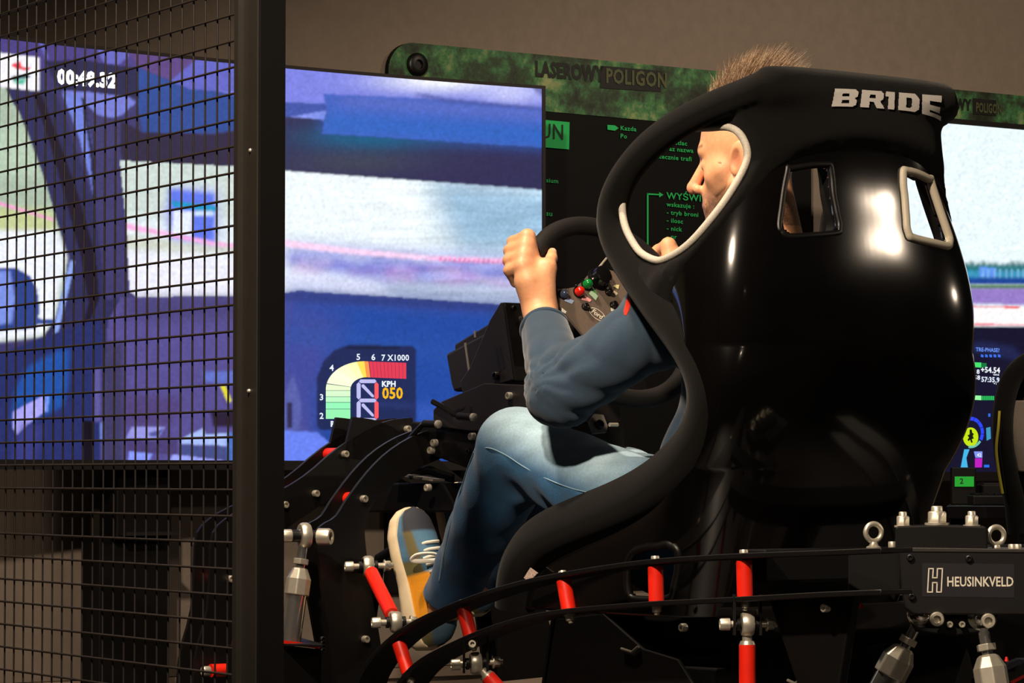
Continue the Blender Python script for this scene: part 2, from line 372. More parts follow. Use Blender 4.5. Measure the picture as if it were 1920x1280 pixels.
fill(S,X,Y,[(800,330),(1032,350),(1032,480),(860,478)],(150,186,214),soft=25)
fill(S,X,Y,[(535,458),(1032,492),(1032,540),(760,545),(535,500)],(150,154,226),soft=17)
fill(S,X,Y,[(530,505),(700,530),(740,558),(530,548)],(226,230,255),soft=13)
fill(S,X,Y,[(735,520),(1032,545),(1032,580),(735,562)],(176,188,214),soft=13)
for k in range(46):
    cx = random.uniform(560, 960); cy = 462+(cx-535)*0.07+random.uniform(4, 46); fill(S,X,Y,[(cx-30,cy-4),(cx+30,cy-1),(cx+30,cy+5),(cx-30,cy+3)],random.choice([(96,110,210),(120,90,190),(214,120,190),(180,196,240),(210,214,236)]),0.55,soft=7)
S *= np.exp(noise(S.shape[:2], 41, 3, 0.06)*(X > 700)+noise(S.shape[:2], 25, 3, 0.02))[..., None]
L = [(232,417,234,429),(310,434,311,442),(400,453,400,460),(460,459,460,466),(535,450,535,462),(660,466,660,476),(800,479,800,487),(950,485,950,492),(1032,488,1032,496)]
for i in range(len(L)-1):
    a = L[i]; b = L[i+1]; fill(S,X,Y,[(a[0],a[1]),(b[0],b[1]),(b[0],b[3]),(a[0],a[3])],(250,176,226) if i < 3 else ((255,214,244) if i < 6 else (250,196,236)),soft=3)
for k in range(16):
    x0 = 820+k*9; y0 = 480+(x0-800)*0.045; fill(S,X,Y,[(x0,y0+7),(x0+4,y0+7),(x0+7,y0),(x0+3,y0)],(236,80,160),0.8)
wm = boxblur(inpoly(X,Y,WS).astype(float), 2, 2)[..., None]; C[:] = C*(1-wm)+S*wm
# sun visor, roof lining and header band
fill(C,X,Y,[(530,100),(1032,100),(1032,205),(530,192)],(122,130,226))
glow(C,X,Y,830,150,110,22,(250,252,255),0.95); glow(C,X,Y,960,172,60,26,(214,216,255),0.7)
fill(C,X,Y,[(995,158),(1032,158),(1032,190),(1005,172)],(110,116,176),soft=3)
fill(C,X,Y,[(530,190),(608,192),(611,206),(545,218),(530,218)],(64,84,168))
fill(C,X,Y,[(545,217),(611,205),(606,224)],(134,150,240))
fill(C,X,Y,[(530,218),(603,222),(603,246),(1032,274),(1032,355),(530,318)],(46,44,84))
fill(C,X,Y,[(604,174),(790,182),(840,186),(1032,203),(1032,275),(602,249),(611,206)],(66,98,192))
fill(C,X,Y,[(604,212),(1032,236),(1032,275),(602,249)],(36,100,192),0.8,soft=15)
fill(C,X,Y,[(640,180),(1032,204),(1032,226),(640,196)],(96,112,196),0.7,soft=11)
fill(C,X,Y,[(772,176),(800,176),(840,184),(1032,202),(1032,208),(830,192)],(70,84,160),0.8,soft=3)
VB = boxblur(inpoly(X,Y,[(530,221),(603,224),(603,251),(1032,277),(1032,353),(530,318)]).astype(float), 3, 3)
for (gx,gy,rx,ry,gc,ga) in ((690,258,120,26,(10,92,130),0.9),(670,305,120,22,(64,72,84),0.6)):
    m = (ga*np.exp(-(((X-gx)/rx)**2+((Y-gy)/ry)**2))*VB)[..., None]; C[:] = C*(1-m)+np.array(srgb(gc)[:3])*m
# dashboard
fill(C,X,Y,[(225,556),(256,556),(460,553),(535,548),(560,544),(588,547),(740,556),(745,560),(860,566),(1032,576),(1032,890),(180,890),(200,600)],(86,78,144),soft=2)
fill(C,X,Y,[(535,550),(560,545),(588,548),(745,560),(1032,577),(1032,890),(600,890),(560,760),(530,690)],(30,72,160),soft=19)
fill(C,X,Y,[(530,549),(560,544),(588,547),(745,558),(1032,576),(1032,590),(745,574),(530,566)],(38,56,124),0.8,soft=5)
fill(C,X,Y,[(530,570),(640,600),(620,660),(560,890),(530,890)],(72,74,150),0.8,soft=31)
fill(C,X,Y,[(530,610),(760,640),(1032,660),(1032,690),(700,660),(530,640)],(40,82,166),0.6,soft=15)
fill(C,X,Y,[(780,755),(900,775),(900,800),(780,790)],(56,92,190),0.7,soft=9)
fill(C,X,Y,[(230,556),(470,553),(470,600),(230,600)],(70,64,116),0.8,soft=11)
fill(C,X,Y,[(380,696),(470,696),(470,722),(385,716)],(98,114,200),soft=3)
fill(C,X,Y,[(230,735),(345,750),(320,800),(230,800)],(80,60,112),0.7,soft=9)
# door and lower corner
fill(C,X,Y,[(-260,668),(0,660),(84,628),(150,606),(182,590),(196,640),(184,890),(-260,890)],(38,46,104),soft=2)
fill(C,X,Y,[(50,690),(108,656),(130,654),(128,720),(118,762),(88,776),(40,800),(20,790),(30,725)],(32,82,168),soft=5)
fill(C,X,Y,[(22,770),(82,738),(84,768),(52,792),(30,813),(22,800)],(170,166,250))
fill(C,X,Y,[(85,741),(90,740),(88,770),(84,770)],(120,160,250))
fill(C,X,Y,[(36,790),(84,800),(60,890),(20,890)],(64,66,140),0.6,soft=7)
fill(C,X,Y,[(155,786),(173,786),(173,872),(155,872)],(20,12,26))
fill(C,X,Y,[(176,690),(190,690),(190,790),(176,790)],(104,96,168),0.8,soft=3)
fill(C,X,Y,[(186,790),(190,790),(190,822),(186,822)],(128,156,250))
fill(C,X,Y,[(192,640),(232,640),(232,870),(192,870)],(56,52,84),0.8,soft=5)
fill(C,X,Y,[(232,822),(330,820),(330,850),(236,846)],(74,62,116))
fill(C,X,Y,[(246,797),(308,798),(292,822),(234,820)],(150,150,228)); fill(C,X,Y,[(276,810),(304,802),(296,816),(282,816)],(80,84,150))
fill(C,X,Y,[(240,844),(284,848),(274,870),(238,870)],(134,150,250))
fill(C,X,Y,[(338,820),(380,800),(382,812),(430,810),(436,834),(336,830)],(168,190,250))
fill(C,X,Y,[(336,832),(440,836),(440,862),(332,850)],(70,78,136)); fill(C,X,Y,[(425,810),(470,815),(470,866),(428,866)],(72,112,190),soft=3)
fill(C,X,Y,[(322,850),(352,853),(422,862),(390,872),(312,872)],(156,166,250))
fill(C,X,Y,[(394,770),(470,768),(470,800),(400,800)],(42,30,54),soft=3)
fill(C,X,Y,[(411,721),(421,721),(433,750),(425,753)],(228,218,44),soft=2)
fill(C,X,Y,[(530,804),(592,808),(630,840),(612,872),(530,872)],(104,130,240)); fill(C,X,Y,[(530,748),(550,700),(565,755),(562,808),(530,806)],(88,96,170),soft=3); fill(C,X,Y,[(537,752),(547,752),(547,800),(537,800)],(48,44,84))
# game badge
fill(C,X,Y,[(-8,96),(72,106),(72,169),(-8,160)],(248,246,255))
fill(C,X,Y,[(18,120),(36,112),(40,124),(56,124),(52,130),(30,128)],(236,60,80),soft=2); fill(C,X,Y,[(18,142),(48,136),(58,142),(24,150)],(60,90,110),soft=2); fill(C,X,Y,[(24,150),(54,148),(44,158),(30,157)],(40,190,150),soft=3)
# dark HUD plate
hp = [(592,798),(592,706),(604,676),(626,654),(652,644),(772,646),(779,654),(779,800),(770,806),(600,804)]
fill(C,X,Y,hp,(28,38,80),0.94,soft=2); fill(C,X,Y,[(645,648),(750,648),(745,653),(650,653)],(14,20,44),0.8,soft=2)
fill(C,X,Y,[(700,752),(779,756),(779,766),(700,762)],(40,56,120),0.6,soft=5)
C *= np.exp(noise(C.shape[:2], 2, 2, 0.05))[..., None]
CX0, CY0, CST = -260, 40, 2
def bil(A, x, y):
    x = np.clip(x, 0, A.shape[1]-1.001); y = np.clip(y, 0, A.shape[0]-1.001); i = y.astype(int); j = x.astype(int); fx = (x-j)[..., None]; fy = (y-i)[..., None]
    return (A[i, j]*(1-fx)+A[i, j+1]*fx)*(1-fy)+(A[i+1, j]*(1-fx)+A[i+1, j+1]*fx)*fy
def sample(px, py):
    return bil(C, (px-CX0)/CST-0.5, (py-CY0)/CST-0.5)
tv = empty('television', tv3(0.7, 0.0), 'large curved television showing a car interior and a green and red rev gauge', 'television')
NS, NZ = 640, 400
ss = np.linspace(TV_S0+0.008, TL-0.008, NS); zz = np.linspace(TZ0+0.010, TZ1-0.008, NZ); SS, ZZ = np.meshgrid(ss, zz)
SG = 0.052*4*(SS/TL)*(1-SS/TL)
VX = T0.x+TD.x*SS+TN.x*SG; VY = T0.y+TD.y*SS+TN.y*SG; V = np.stack([VX, VY, ZZ], -1)
def projn(V):
    q = V-np.array(CP); w = q@np.array(CF); return 960+FPX*q[..., 0]/w, 640-FPX*(q@np.array(CU))/w
PX, PY = projn(V); colr = sample(PX, PY).reshape(-1, 3)
idx = np.arange(NS*NZ).reshape(NZ, NS); Fq = np.stack([idx[:-1,:-1], idx[:-1,1:], idx[1:,1:], idx[1:,:-1]], -1).reshape(-1, 4)
m_scr = emat('screen_picture', 'col', 1.05)
scr = fastmesh('screen', V.reshape(-1, 3), Fq, m_scr, tv, True, colr); scr['label'] = 'lit racing game picture with dashboard and windscreen'
mb = MB()                                                        # body and bezel as curved solids
N = 24
def curved_slab(mb, s0, s1, z0, z1, l0, l1):
    vs = []; fs = []
    for i in range(N+1):
        s = s0+(s1-s0)*i/N; vs += [tv3(s, z0, l0), tv3(s, z1, l0), tv3(s, z1, l1), tv3(s, z0, l1)]
    for i in range(N):
        a = 4*i; b = a+4
        for k in range(4): fs.append((a+k, a+(k+1) % 4, b+(k+1) % 4, b+k))
    fs += [(0,1,2,3), (4*N+3,4*N+2,4*N+1,4*N)]; mb.add(vs, fs)
curved_slab(mb, TV_S0, TL, TZ0, TZ1, -0.002, -0.06); mb.build('body', M['tvblack'], tv)
mb = MB(); curved_slab(mb, TV_S0, TL, TZ1-0.008, TZ1, 0.003, -0.002); curved_slab(mb, TV_S0, TL, TZ0-0.012, TZ0+0.010, 0.004, -0.004)
curved_slab(mb, TL-0.009, TL, TZ0, TZ1, 0.003, -0.002); curved_slab(mb, TV_S0, TV_S0+0.009, TZ0, TZ1, 0.003, -0.002); mb.build('bezel', M['bezel'], tv)
# gauge bars, digits and lettering on the screen
E = {}
def em(c, s=1.05):
    k = (c, s)
    if k not in E: E[k] = emat('screen_light', col=c, strength=s)
    return E[k]
def poly_on(name, pts, c, lift=0.0015, fn=tvpt, parent=tv, s=1.05):
    mb = MB(); mb.add([fn(x, y, lift) for x, y in pts], [tuple(range(len(pts)))]); return mb.build(name, em(c, s), parent)
def gauge_pt(t, w):                                              # t along the bar, w across (0 outer edge)
    # vertical run x 611..657, bend, horizontal run y 677..707
    if t < 0.36: y = 785-(t/0.36)*55; return (611+w*46, y)
    if t < 0.68:
        a = (t-0.36)/0.32*math.pi/2; ox, oy = 611+72*(1-math.cos(a)), 730-53*math.sin(a); ix, iy = 657+30*(1-math.cos(a)), 730-23*math.sin(a)
        return (ox+(ix-ox)*w, oy+(iy-oy)*w)
    q = (t-0.68)/0.32; return (683+(762-683)*q if w < 0.5 else 687+(762-687)*q, 677+q*3+w*30)
bars = [(0.0,0.118,(150,244,176)),(0.123,0.2,(150,248,186)),(0.206,0.27,(188,255,196)),(0.275,0.345,(218,255,206)),(0.35,0.40,(236,255,206)),(0.405,0.46,(250,255,218)),(0.46,0.52,(255,255,222)),(0.52,0.58,(255,252,206)),(0.58,0.64,(255,250,186)),(0.64,0.68,(255,226,90)),(0.68,0.712,(248,150,80))]
bars += [(0.716+i*0.0285, 0.7425+i*0.0285, (226,60,84)) for i in range(10)]
for (a, b, c) in bars:
    n = 4; poly_on('gauge_bar', [gauge_pt(a+(b-a)*i/n, 0) for i in range(n+1)]+[gauge_pt(b-(b-a)*i/n, 1) for i in range(n+1)], c)
def seg(pts, c): poly_on('digit_segment', pts, c)
def hseg(x0, x1, y, c): seg([(x0,y),(x0+3,y-3.5),(x1-3,y-3.5),(x1,y),(x1-3,y+3.5),(x0+3,y+3.5)], c)
def vseg(x, y0, y1, c): seg([(x,y0),(x+3.8,y0+4),(x+3.8,y1-4),(x,y1),(x-3.8,y1-4),(x-3.8,y0+4)], c)
LV = (190,190,240); RD = (255,90,96)
hseg(673,706,714.5,LV); hseg(673,706,750.5,LV); hseg(674,706,787,LV); vseg(672.5,716,749,LV); vseg(672.5,751,785,LV); vseg(706,716,749,RD); vseg(706,751,786,RD)
seg([(678,721),(682,720),(701,741),(701,745),(697,744),(678,725)],LV); seg([(678,757),(682,756),(701,777),(701,781),(697,780),(678,761)],LV)
def stext(body, x, y, h, c, w=1.0, slope=0.0, align='CENTER', bold=0.02, fn=tvpt, parent=tv, s=1.05):
    k = h/0.69
    return text_on('lettering', body, em(c, s), parent, lambda a, b, t: fn(x+a*k*w, y-b*k+a*k*w*slope, 0.0018), 1.0, align, 1.05, bold)
WT = (236,244,255)
stext('2',603,780,11,WT); stext('3',603,745,11,WT); stext('4',622,690,11,WT); stext('5',672,669.5,11,WT); stext('6',700,670,11,WT); stext('7 X1000',741,671,11,WT,0.9); stext('RPM',633,795,10,WT,0.95,bold=0.04); stext('KPH',729,720,10,WT,0.95,bold=0.04)
stext('050',736,738,20,(246,184,20),0.86,0.0,'CENTER',0.03)
stext('00:49.32',163,149,25,(255,255,255),0.84,0.075,'CENTER',0.06,s=1.5)
# TV stand column
mb = MB(); c0 = tvpt(282, 880); 
for (x0, x1, y0, y1, off) in ((242,342,872,1012,0.09),(222,350,1008,1290,0.12)):
    p = tvpt(x0, y0)+TN*off; q = tvpt(x1, y0)+TN*off; zt = p.z; zbt = tvpt(x0, y1).z if y1 < 1280 else 0.0
    mid = (p+q)/2; wv = (q-p); hw = Vector((wv.x, wv.y, 0)).length/2; mb.box(Vector((mid.x, mid.y, (zt+zbt)/2)), TD, TN, UP, hw, 0.04, (zt-zbt)/2)
st = empty('television_stand', Vector((mid.x, mid.y, 0)), 'black upright stand column carrying the large curved television', 'stand')
mb.build('column', M['matte'], st, 0.004)
mb = MB(); mb.box(Vector((mid.x, mid.y, 0.012)), TD, TN, UP, 0.42, 0.12, 0.012); mb.build('foot', M['matte'], st, 0.004)
mb = MB(); a = tvpt(250,1001)+TN*0.07; b = tvpt(352,1000)+TN*0.07; mb.box((a+b)/2, TD, TN, UP, (b-a).length/2, 0.045, 0.004); mb.build('shelf_lip', M['bezel'], st)

# ---- second television on the right
R0 = at(1786, 226, 8.45); RZ1 = R0.z; RH = 0.94; RW = 1.67; RZ0 = RZ1-RH
def tr(px, py, lift=0.0015): return onplane(px, py, R0+WN*lift, WN)
RS0 = (R0-WP).dot(WD)-0.35
def trs(s, z, lift=0.0): q = R0-WD*0.35+WD*s; return Vector((q.x, q.y, 0))+WN*lift+UP*z
tv2 = empty('television', trs(0.8, 0), 'flat television with a bright sky picture and coloured telemetry, beside the racing seat', 'television')
X2, Y2, C2 = make_canvas(1560, 2620, 200, 960)
C2[:] = srgb((236,250,255))[:3]
fill(C2,X2,Y2,[(1560,505),(1832,497),(2620,505),(2620,535),(1560,525)],(60,150,190),soft=3)
for k in range(20):
    cx = 1760+k*11; fill(C2,X2,Y2,[(cx,506),(cx+4,490+random.uniform(-4,8)),(cx+12,492),(cx+16,508)],(40,110,110),0.9,soft=3)
fill(C2,X2,Y2,[(1835,498),(1866,500),(1866,520),(1835,518)],(96,150,240),soft=2)
for k in range(12): fill(C2,X2,Y2,[(1840+k*11,503),(1842+k*11,503),(1842+k*11,524),(1840+k*11,524)],(150,200,230))
fill(C2,X2,Y2,[(1560,518),(2620,524),(2620,540),(1560,532)],(28,70,150),soft=3)
fill(C2,X2,Y2,[(1560,530),(2620,538),(2620,546),(1560,540)],(74,130,60),soft=2)
fill(C2,X2,Y2,[(1560,538),(2620,546),(2620,578),(1560,568)],(150,124,200),soft=3)
fill(C2,X2,Y2,[(1560,566),(1880,572),(1912,576),(2620,590),(2620,614),(1560,606)],(240,90,110),soft=2)
fill(C2,X2,Y2,[(1560,570),(1875,574),(2620,582),(2620,610),(1560,603)],(255,250,250),soft=2)
fill(C2,X2,Y2,[(1880,573),(1912,573),(1905,576),(1885,577)],(240,60,60),soft=2)
fill(C2,X2,Y2,[(1560,608),(2620,614),(2620,900),(1560,900)],(20,18,44),soft=2)
fill(C2,X2,Y2,[(1780,650),(1840,640),(1900,650),(1925,680),(1780,650)],(34,40,84),0.8,soft=5)
C2 *= np.exp(noise(C2.shape[:2], 2, 2, 0.05))[..., None]
NS, NZ = 480, 330
ss = np.linspace(0.008, RW-0.008, NS); zz = np.linspace(RZ0+0.01, RZ1-0.008, NZ); SS, ZZ = np.meshgrid(ss, zz); b0 = trs(0,0)
V = np.stack([b0.x+WD.x*SS, b0.y+WD.y*SS, ZZ], -1); PX, PY = projn(V)
colr = bil(C2, (PX-1560)/2-0.5, (PY-200)/2-0.5).reshape(-1, 3)
idx = np.arange(NS*NZ).reshape(NZ, NS); Fq = np.stack([idx[:-1,:-1], idx[:-1,1:], idx[1:,1:], idx[1:,:-1]], -1).reshape(-1, 4)
fastmesh('screen', V.reshape(-1, 3), Fq, m_scr, tv2, True, colr)
mb = MB(); mb.box(trs(RW/2, (RZ0+RZ1)/2, -0.03), WD, WN, UP, RW/2, 0.027, RH/2); mb.build('body', M['tvblack'], tv2)
mb = MB(); mb.box(trs(RW/2, RZ1-0.002, 0), WD, WN, UP, RW/2, 0.006, 0.007); mb.build('bezel', M['bezel'], tv2)
mb = MB(); mb.box(trs(RW/2, RZ0-0.002, 0), WD, WN, UP, RW/2, 0.008, 0.012); mb.build('bezel', M['bezel'], tv2)
def rt(body, x, y, h, c, w=1.0, bold=0.02, slope=0.04, align='CENTER'): return stext(body, x, y, h, c, w, slope, align, bold, tr, tv2)
def rp(pts, c, name='display_bar'): return poly_on(name, pts, c, 0.0015, tr, tv2)
rt('TRE-PHASE?', 1852, 656, 7, (110,150,250), 0.8)
for k in range(5): rp([(1839+k*8,664),(1844+k*8,665),(1844+k*8,670),(1839+k*8,669)], (60,110,230))
rp([(1826,679),(1840,679.5),(1840,689),(1826,688)], (70,226,110)); rp([(1841,680),(1850,680.5),(1850,689),(1841,688.5)], (20,120,60))
rt('+54.54', 1857, 694, 10, (240,246,255), 0.85, 0.03); rt('57:35.9', 1857, 712, 9, (226,236,255), 0.85, 0.03); rt('8', 1834, 697, 8, WT); rt('58', 1832, 708, 8, WT); rt('time', 1868, 702, 4, WT); rt('+1', 1866, 719, 4, WT)
rp([(1823,741),(1840,741.5),(1840,750),(1823,749)], (150,255,160))
for k in range(7): rp([(1841+k*3.4,742),(1843.6+k*3.4,742),(1843.6+k*3.4,750),(1841+k*3.4,750)], (40,190,90))
rp([(1825,728),(1829,728),(1829,734),(1825,734)], (40,100,230))
def arcpoly(cx, cy, r0, r1, a0, a1, n=14, sx=1.0): return [(cx+sx*r1*math.cos(math.radians(a0+(a1-a0)*i/n)), cy-r1*math.sin(math.radians(a0+(a1-a0)*i/n))) for i in range(n+1)]+[(cx+sx*r0*math.cos(math.radians(a1-(a1-a0)*i/n)), cy-r0*math.sin(math.radians(a1-(a1-a0)*i/n))) for i in range(n+1)]
for k in range(5): rp(arcpoly(1820,811,23,30,-30+k*26,-6+k*26,6,0.83), (44,70,246), 'dial_segment')
rp(arcpoly(1820,811,24,29,-100,-36,8,0.83), (110,190,170), 'dial_segment'); rp(arcpoly(1820,819,0.2,18,0,360,24,0.8), (196,226,20), 'emblem_disc')
hx, hy = 1820, 819
poly_on('emblem', [(hx-2,hy-14),(hx+2,hy-14),(hx+3,hy-8),(hx+6,hy-6),(hx+4,hy-2),(hx+6,hy+3),(hx+2,hy+4),(hx+4,hy+10),(hx+1,hy+11),(hx-1,hy+5),(hx-4,hy+8),(hx-6,hy+5),(hx-3,hy+1),(hx-6,hy-3),(hx-2,hy-5)], (20,26,14), 0.0022, tr, tv2)
rp([(1808,842),(1818,842),(1812,858),(1815,878),(1801,878),(1804,862)], (70,180,230)); rp([(1826,846),(1842,846),(1842,858),(1829,858)], (130,150,240)); rp([(1828,859),(1842,859),(1841,876),(1828,876)], (190,30,190)); rt('42', 1836, 853, 6, WT, 0.9); rp([(1845,871),(1855,871),(1855,876),(1845,876)], (40,110,230)); rp([(1849,802),(1857,800),(1858,822),(1850,826)], (60,150,190)); rp([(1853,775),(1857,775),(1857,781),(1853,781)], (50,110,220))

# ================================================================== information boards on the wall
m_camo = bpy.data.materials.new('printed_camouflage'); m_camo.use_nodes = True; nt = m_camo.node_tree; b = nt.nodes['Principled BSDF']; b.inputs['Roughness'].default_value = 0.6
tc = nt.nodes.new('ShaderNodeTexCoord'); n1 = nt.nodes.new('ShaderNodeTexNoise'); n1.inputs['Scale'].default_value = 9; n1.inputs['Detail'].default_value = 7; n1.inputs['Roughness'].default_value = 0.7
nt.links.new(tc.outputs['Object'], n1.inputs['Vector']); rp_ = nt.nodes.new('ShaderNodeValToRGB'); nt.links.new(n1.outputs['Fac'], rp_.inputs[0])
cre = rp_.color_ramp.elements; cre[0].position = 0.38; cre[0].color = srgb((26,32,22)); cre[1].position = 0.66; cre[1].color = srgb((140,150,100))
e = cre.new(0.47); e.color = srgb((44,66,42)); e = cre.new(0.55); e.color = srgb((58,112,66)); nt.links.new(rp_.outputs[0], b.inputs['Base Color'])
m_bface = mat('board_black_print', (4,4,4), 0.6, spec=0.2)
GR = (18,150,70)
def board(x0, x1, y0, y1, hb, label, corner):
    # x0..x1, y0..y1 are the outline at the left edge; the board is a flat panel on the wall
    a = wall(x0, y0, 0.02); b = wall(x1, y0, 0.02); z1 = a.z; z0 = wall(x0, y1, 0.02).z; zh = wall(x0+170, hb, 0.02).z; s0 = (a-WP).dot(WD); s1 = (b-WP).dot(WD); q = WP+WN*0.004
    def P(s, z, l=0.0): return Vector((q.x, q.y, 0))+WD*s+WN*l+UP*z
    bo = empty('information_board', P((s0+s1)/2, z0), label, 'board'); r = corner; arc = [P(s0+r-r*math.cos(t), z1-r+r*math.sin(t)) for t in np.linspace(0, math.pi/2, 10)]
    mb = MB(); mb.prism([P(s0, z0)]+arc+[P(s1, z1), P(s1, z0)], WN*0.016); mb.build('panel', m_bface, bo)
    arc2 = [p+WN*0.0165 for p in arc]; mb = MB(); mb.prism([P(s0, zh, 0.0165)]+arc2+[P(s1, z1, 0.0165), P(s1, zh-0.01, 0.0165)], WN*0.002); mb.build('header_print', m_camo, bo)
    return bo, P, s0, s1, z0, z1
bo, BP, bs0, bs1, bz0, bz1 = board(728, 1520, 76, 1110, 196, 'black instruction board with green lettering and a camouflage header', 0.075)
def bw(px, py, l=0.0245): return wall(px, py, l)
def bt(body, x, y, h, c=GR, w=1.0, align='LEFT', bold=0.015, slope=0.085, s=1.0, m=None):
    k = h/0.69; return text_on('lettering', body, m or mat_green, bo, lambda a, b_, t: bw(x+a*k*w, y-b_*k+a*k*w*slope), 1.0, align, 1.08, bold)
mat_green = mat('green_print', (16,150,70), 0.6, emit=0.22)  # green print carries a faint glow of its own in place of light
mat_dark = mat('dark_print', (14,14,12), 0.6); mat_gold = mat('worn_gold_print', (74,78,48), 0.6)
bt('LASEROWY', 1003, 130, 27, m=mat_dark, w=0.60, bold=0.05)
mb = MB(); mb.add([bw(*p) for p in ((1126,123),(1241,133),(1239,172),(1125,165))], [(0,1,2,3)]); mb.build('title_box', mat_dark, bo)
k_ = bt('POLIGON', 1135, 143, 26, m=mat_gold, w=0.66, bold=0.03)
for v in k_.data.vertices: v.co += Vector(WN)*0.002
mb = MB(); mb.add([bw(*p) for p in ((960,219),(1068,229),(1067,280),(960,271))], [(0,1,2,3)]); mb.build('green_box', mat_green, bo)
k_ = bt('RUN', 1057, 250, 28, m=mat_dark, w=0.72, align='RIGHT', bold=0.01)
for v in k_.data.vertices: v.co += Vector(WN)*0.002
mb = MB(); mb.add([bw(*p) for p in ((1139,234),(1153,235),(1160,240),(1153,245),(1139,243))], [(0,1,2,3,4)]); mb.build('arrow', mat_green, bo)
for (body, x, y, h, w) in (('Kazda', 1163, 240, 8, 1.0), ('Po', 1163, 255, 8, 1.0), ('swietlac', 1248, 266, 8, 1.0), ('oraz nazwa', 1243, 278, 8, 1.0), ('skutecznie trafi', 1219, 292, 8, 1.0), ('sium', 1024, 338, 8, 1.0), ('su', 1024, 400, 9, 1.0),
                           ('WYŚWIETLACZ', 1250, 367, 12, 1.0), ('wskazuje :', 1250, 383, 8, 1.0), ('- tryb broni', 1250, 398, 8, 1.0), ('- ilosc', 1250, 413, 8, 1.0), ('- nick', 1250, 428, 8, 1.0), ('- nr', 1250, 443, 8, 1.0)):
    bt(body, x, y, h, w=w)
for pts in (((1213,362),(1216,362),(1216,460),(1213,460)), ((1213,362),(1236,363.5),(1236,366),(1213,365)), ((1236,360),(1244,365),(1236,370))):
    mb = MB(); mb.add([bw(*p) for p in pts], [tuple(range(len(pts)))]); mb.build('callout_line', mat_green, bo)
mb = MB(); cc = bw(779, 122, 0.018); mb.lathe(cc, WN, [(0,0.03),(0.012,0.03),(0.018,0.024),(0.018,0.012),(0.012,0.011)], 24); mb.build('mounting_bolt', M['satin'], bo)
bo2, BP2, *_ = board(1600, 2060, 150, 700, 252, 'second camouflage-headed board showing above the flat television', 0.05)
bo_keep = bo; bo = bo2
mb = MB(); mb.add([bw(*p) for p in ((1824,184),(1868,188),(1868,217),(1824,214))], [(0,1,2,3)]); mb.build('title_box', mat_dark, bo2)
k_ = bt('POLIGON', 1829, 202, 17, m=mat_gold, w=0.42, bold=0.03)
for v in k_.data.vertices: v.co += Vector(WN)*0.002
bt('LASEROWY', 1820, 198, 19, m=mat_dark, w=0.6, align='RIGHT', bold=0.05)
bo = bo_keep

# ================================================================== welded mesh guard panel
FA = at(457, 900, 4.82); FB = at(0, 900, 5.68); FD = Vector((FB.x-FA.x, FB.y-FA.y, 0)).normalized(); FNn = Vector((FD.y, -FD.x, 0)); FNn = FNn if FNn.y < 0 else -FNn
F0 = Vector((FA.x, FA.y, 0)); FLEN = 1.45
fence = empty('guard_panel', F0, 'dark welded wire mesh guard panel with a square brown-grey end post', 'guard panel')
zts = [at(457, 22+49.8*k, 4.82).z for k in range(-14, 30)]; zts = [z for z in zts if z > 0.06]
me_h = meshdata(MB().cyl((0,0,0), (0,0,FLEN), 0.0019, 8), 'wire', M['wire']); ztop = max(zts)+0.02
me_v = meshdata(MB().cyl((0,0,0.06), (0,0,ztop), 0.0016, 8), 'wire', M['wirev'])
for z in zts: inst('wire', me_h, fence, F0+FD*0.006+FNn*0.003+UP*z, FD)
k = 0; s = 0.012
pitch = 0.0435
while s < FLEN-0.01: inst('wire', me_v, fence, F0+FD*s); s += pitch
# post: light and shade put in colour, brown-grey left face, black right
PXR = at(535, 640, 4.80); pl = at(484, 640, 4.765)
mb = MB(); a = Vector((F0.x, F0.y, 0)); bq = Vector((pl.x, pl.y, 0)); cq = Vector((PXR.x, PXR.y, 0)); dq = a+(cq-bq)
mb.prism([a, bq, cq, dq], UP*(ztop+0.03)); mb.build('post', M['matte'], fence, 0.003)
n_ = (bq-a).cross(UP).normalized(); n_ = n_ if n_.y < 0 else -n_; mb = MB(); mb.prism([a+n_*0.0005, bq+n_*0.0005, bq+n_*0.003, a+n_*0.003], UP*(ztop+0.03)); mb.build('lit_face', M['post'], fence)
mb = MB(); mb.prism([p+Vector((0,0,0)) for p in (a-FD*0.0+FNn*0.012, a+FD*0.014+FNn*0.012, a+FD*0.014-FNn*0.010, a-FNn*0.010)], UP*ztop); mb.build('frame_edge', M['post'], fence)
mb = MB(); c = (a+bq)/2+UP*0.006; mb.box((a+bq)/2+UP*0.004, FD, FNn, UP, 0.06, 0.06, 0.004); mb.build('foot_plate', M['post'], fence)
for (px, py) in ((468, 733), (471, 282)):
    mb = MB(); p = at(px, py, 4.79); n = (bq-a).cross(UP).normalized(); n = n if n.y < 0 else -n; mb.lathe(p-n*0.006, n, [(0,0.0035),(0.008,0.0035),(0.010,0.002)], 12); mb.build('rivet', M['zinc'], fence)
# ================================================================== racing seat
def lerp_tab(tab, x):
    xs = [t[0] for t in tab]; return np.interp(x, xs, [t[1] for t in tab])
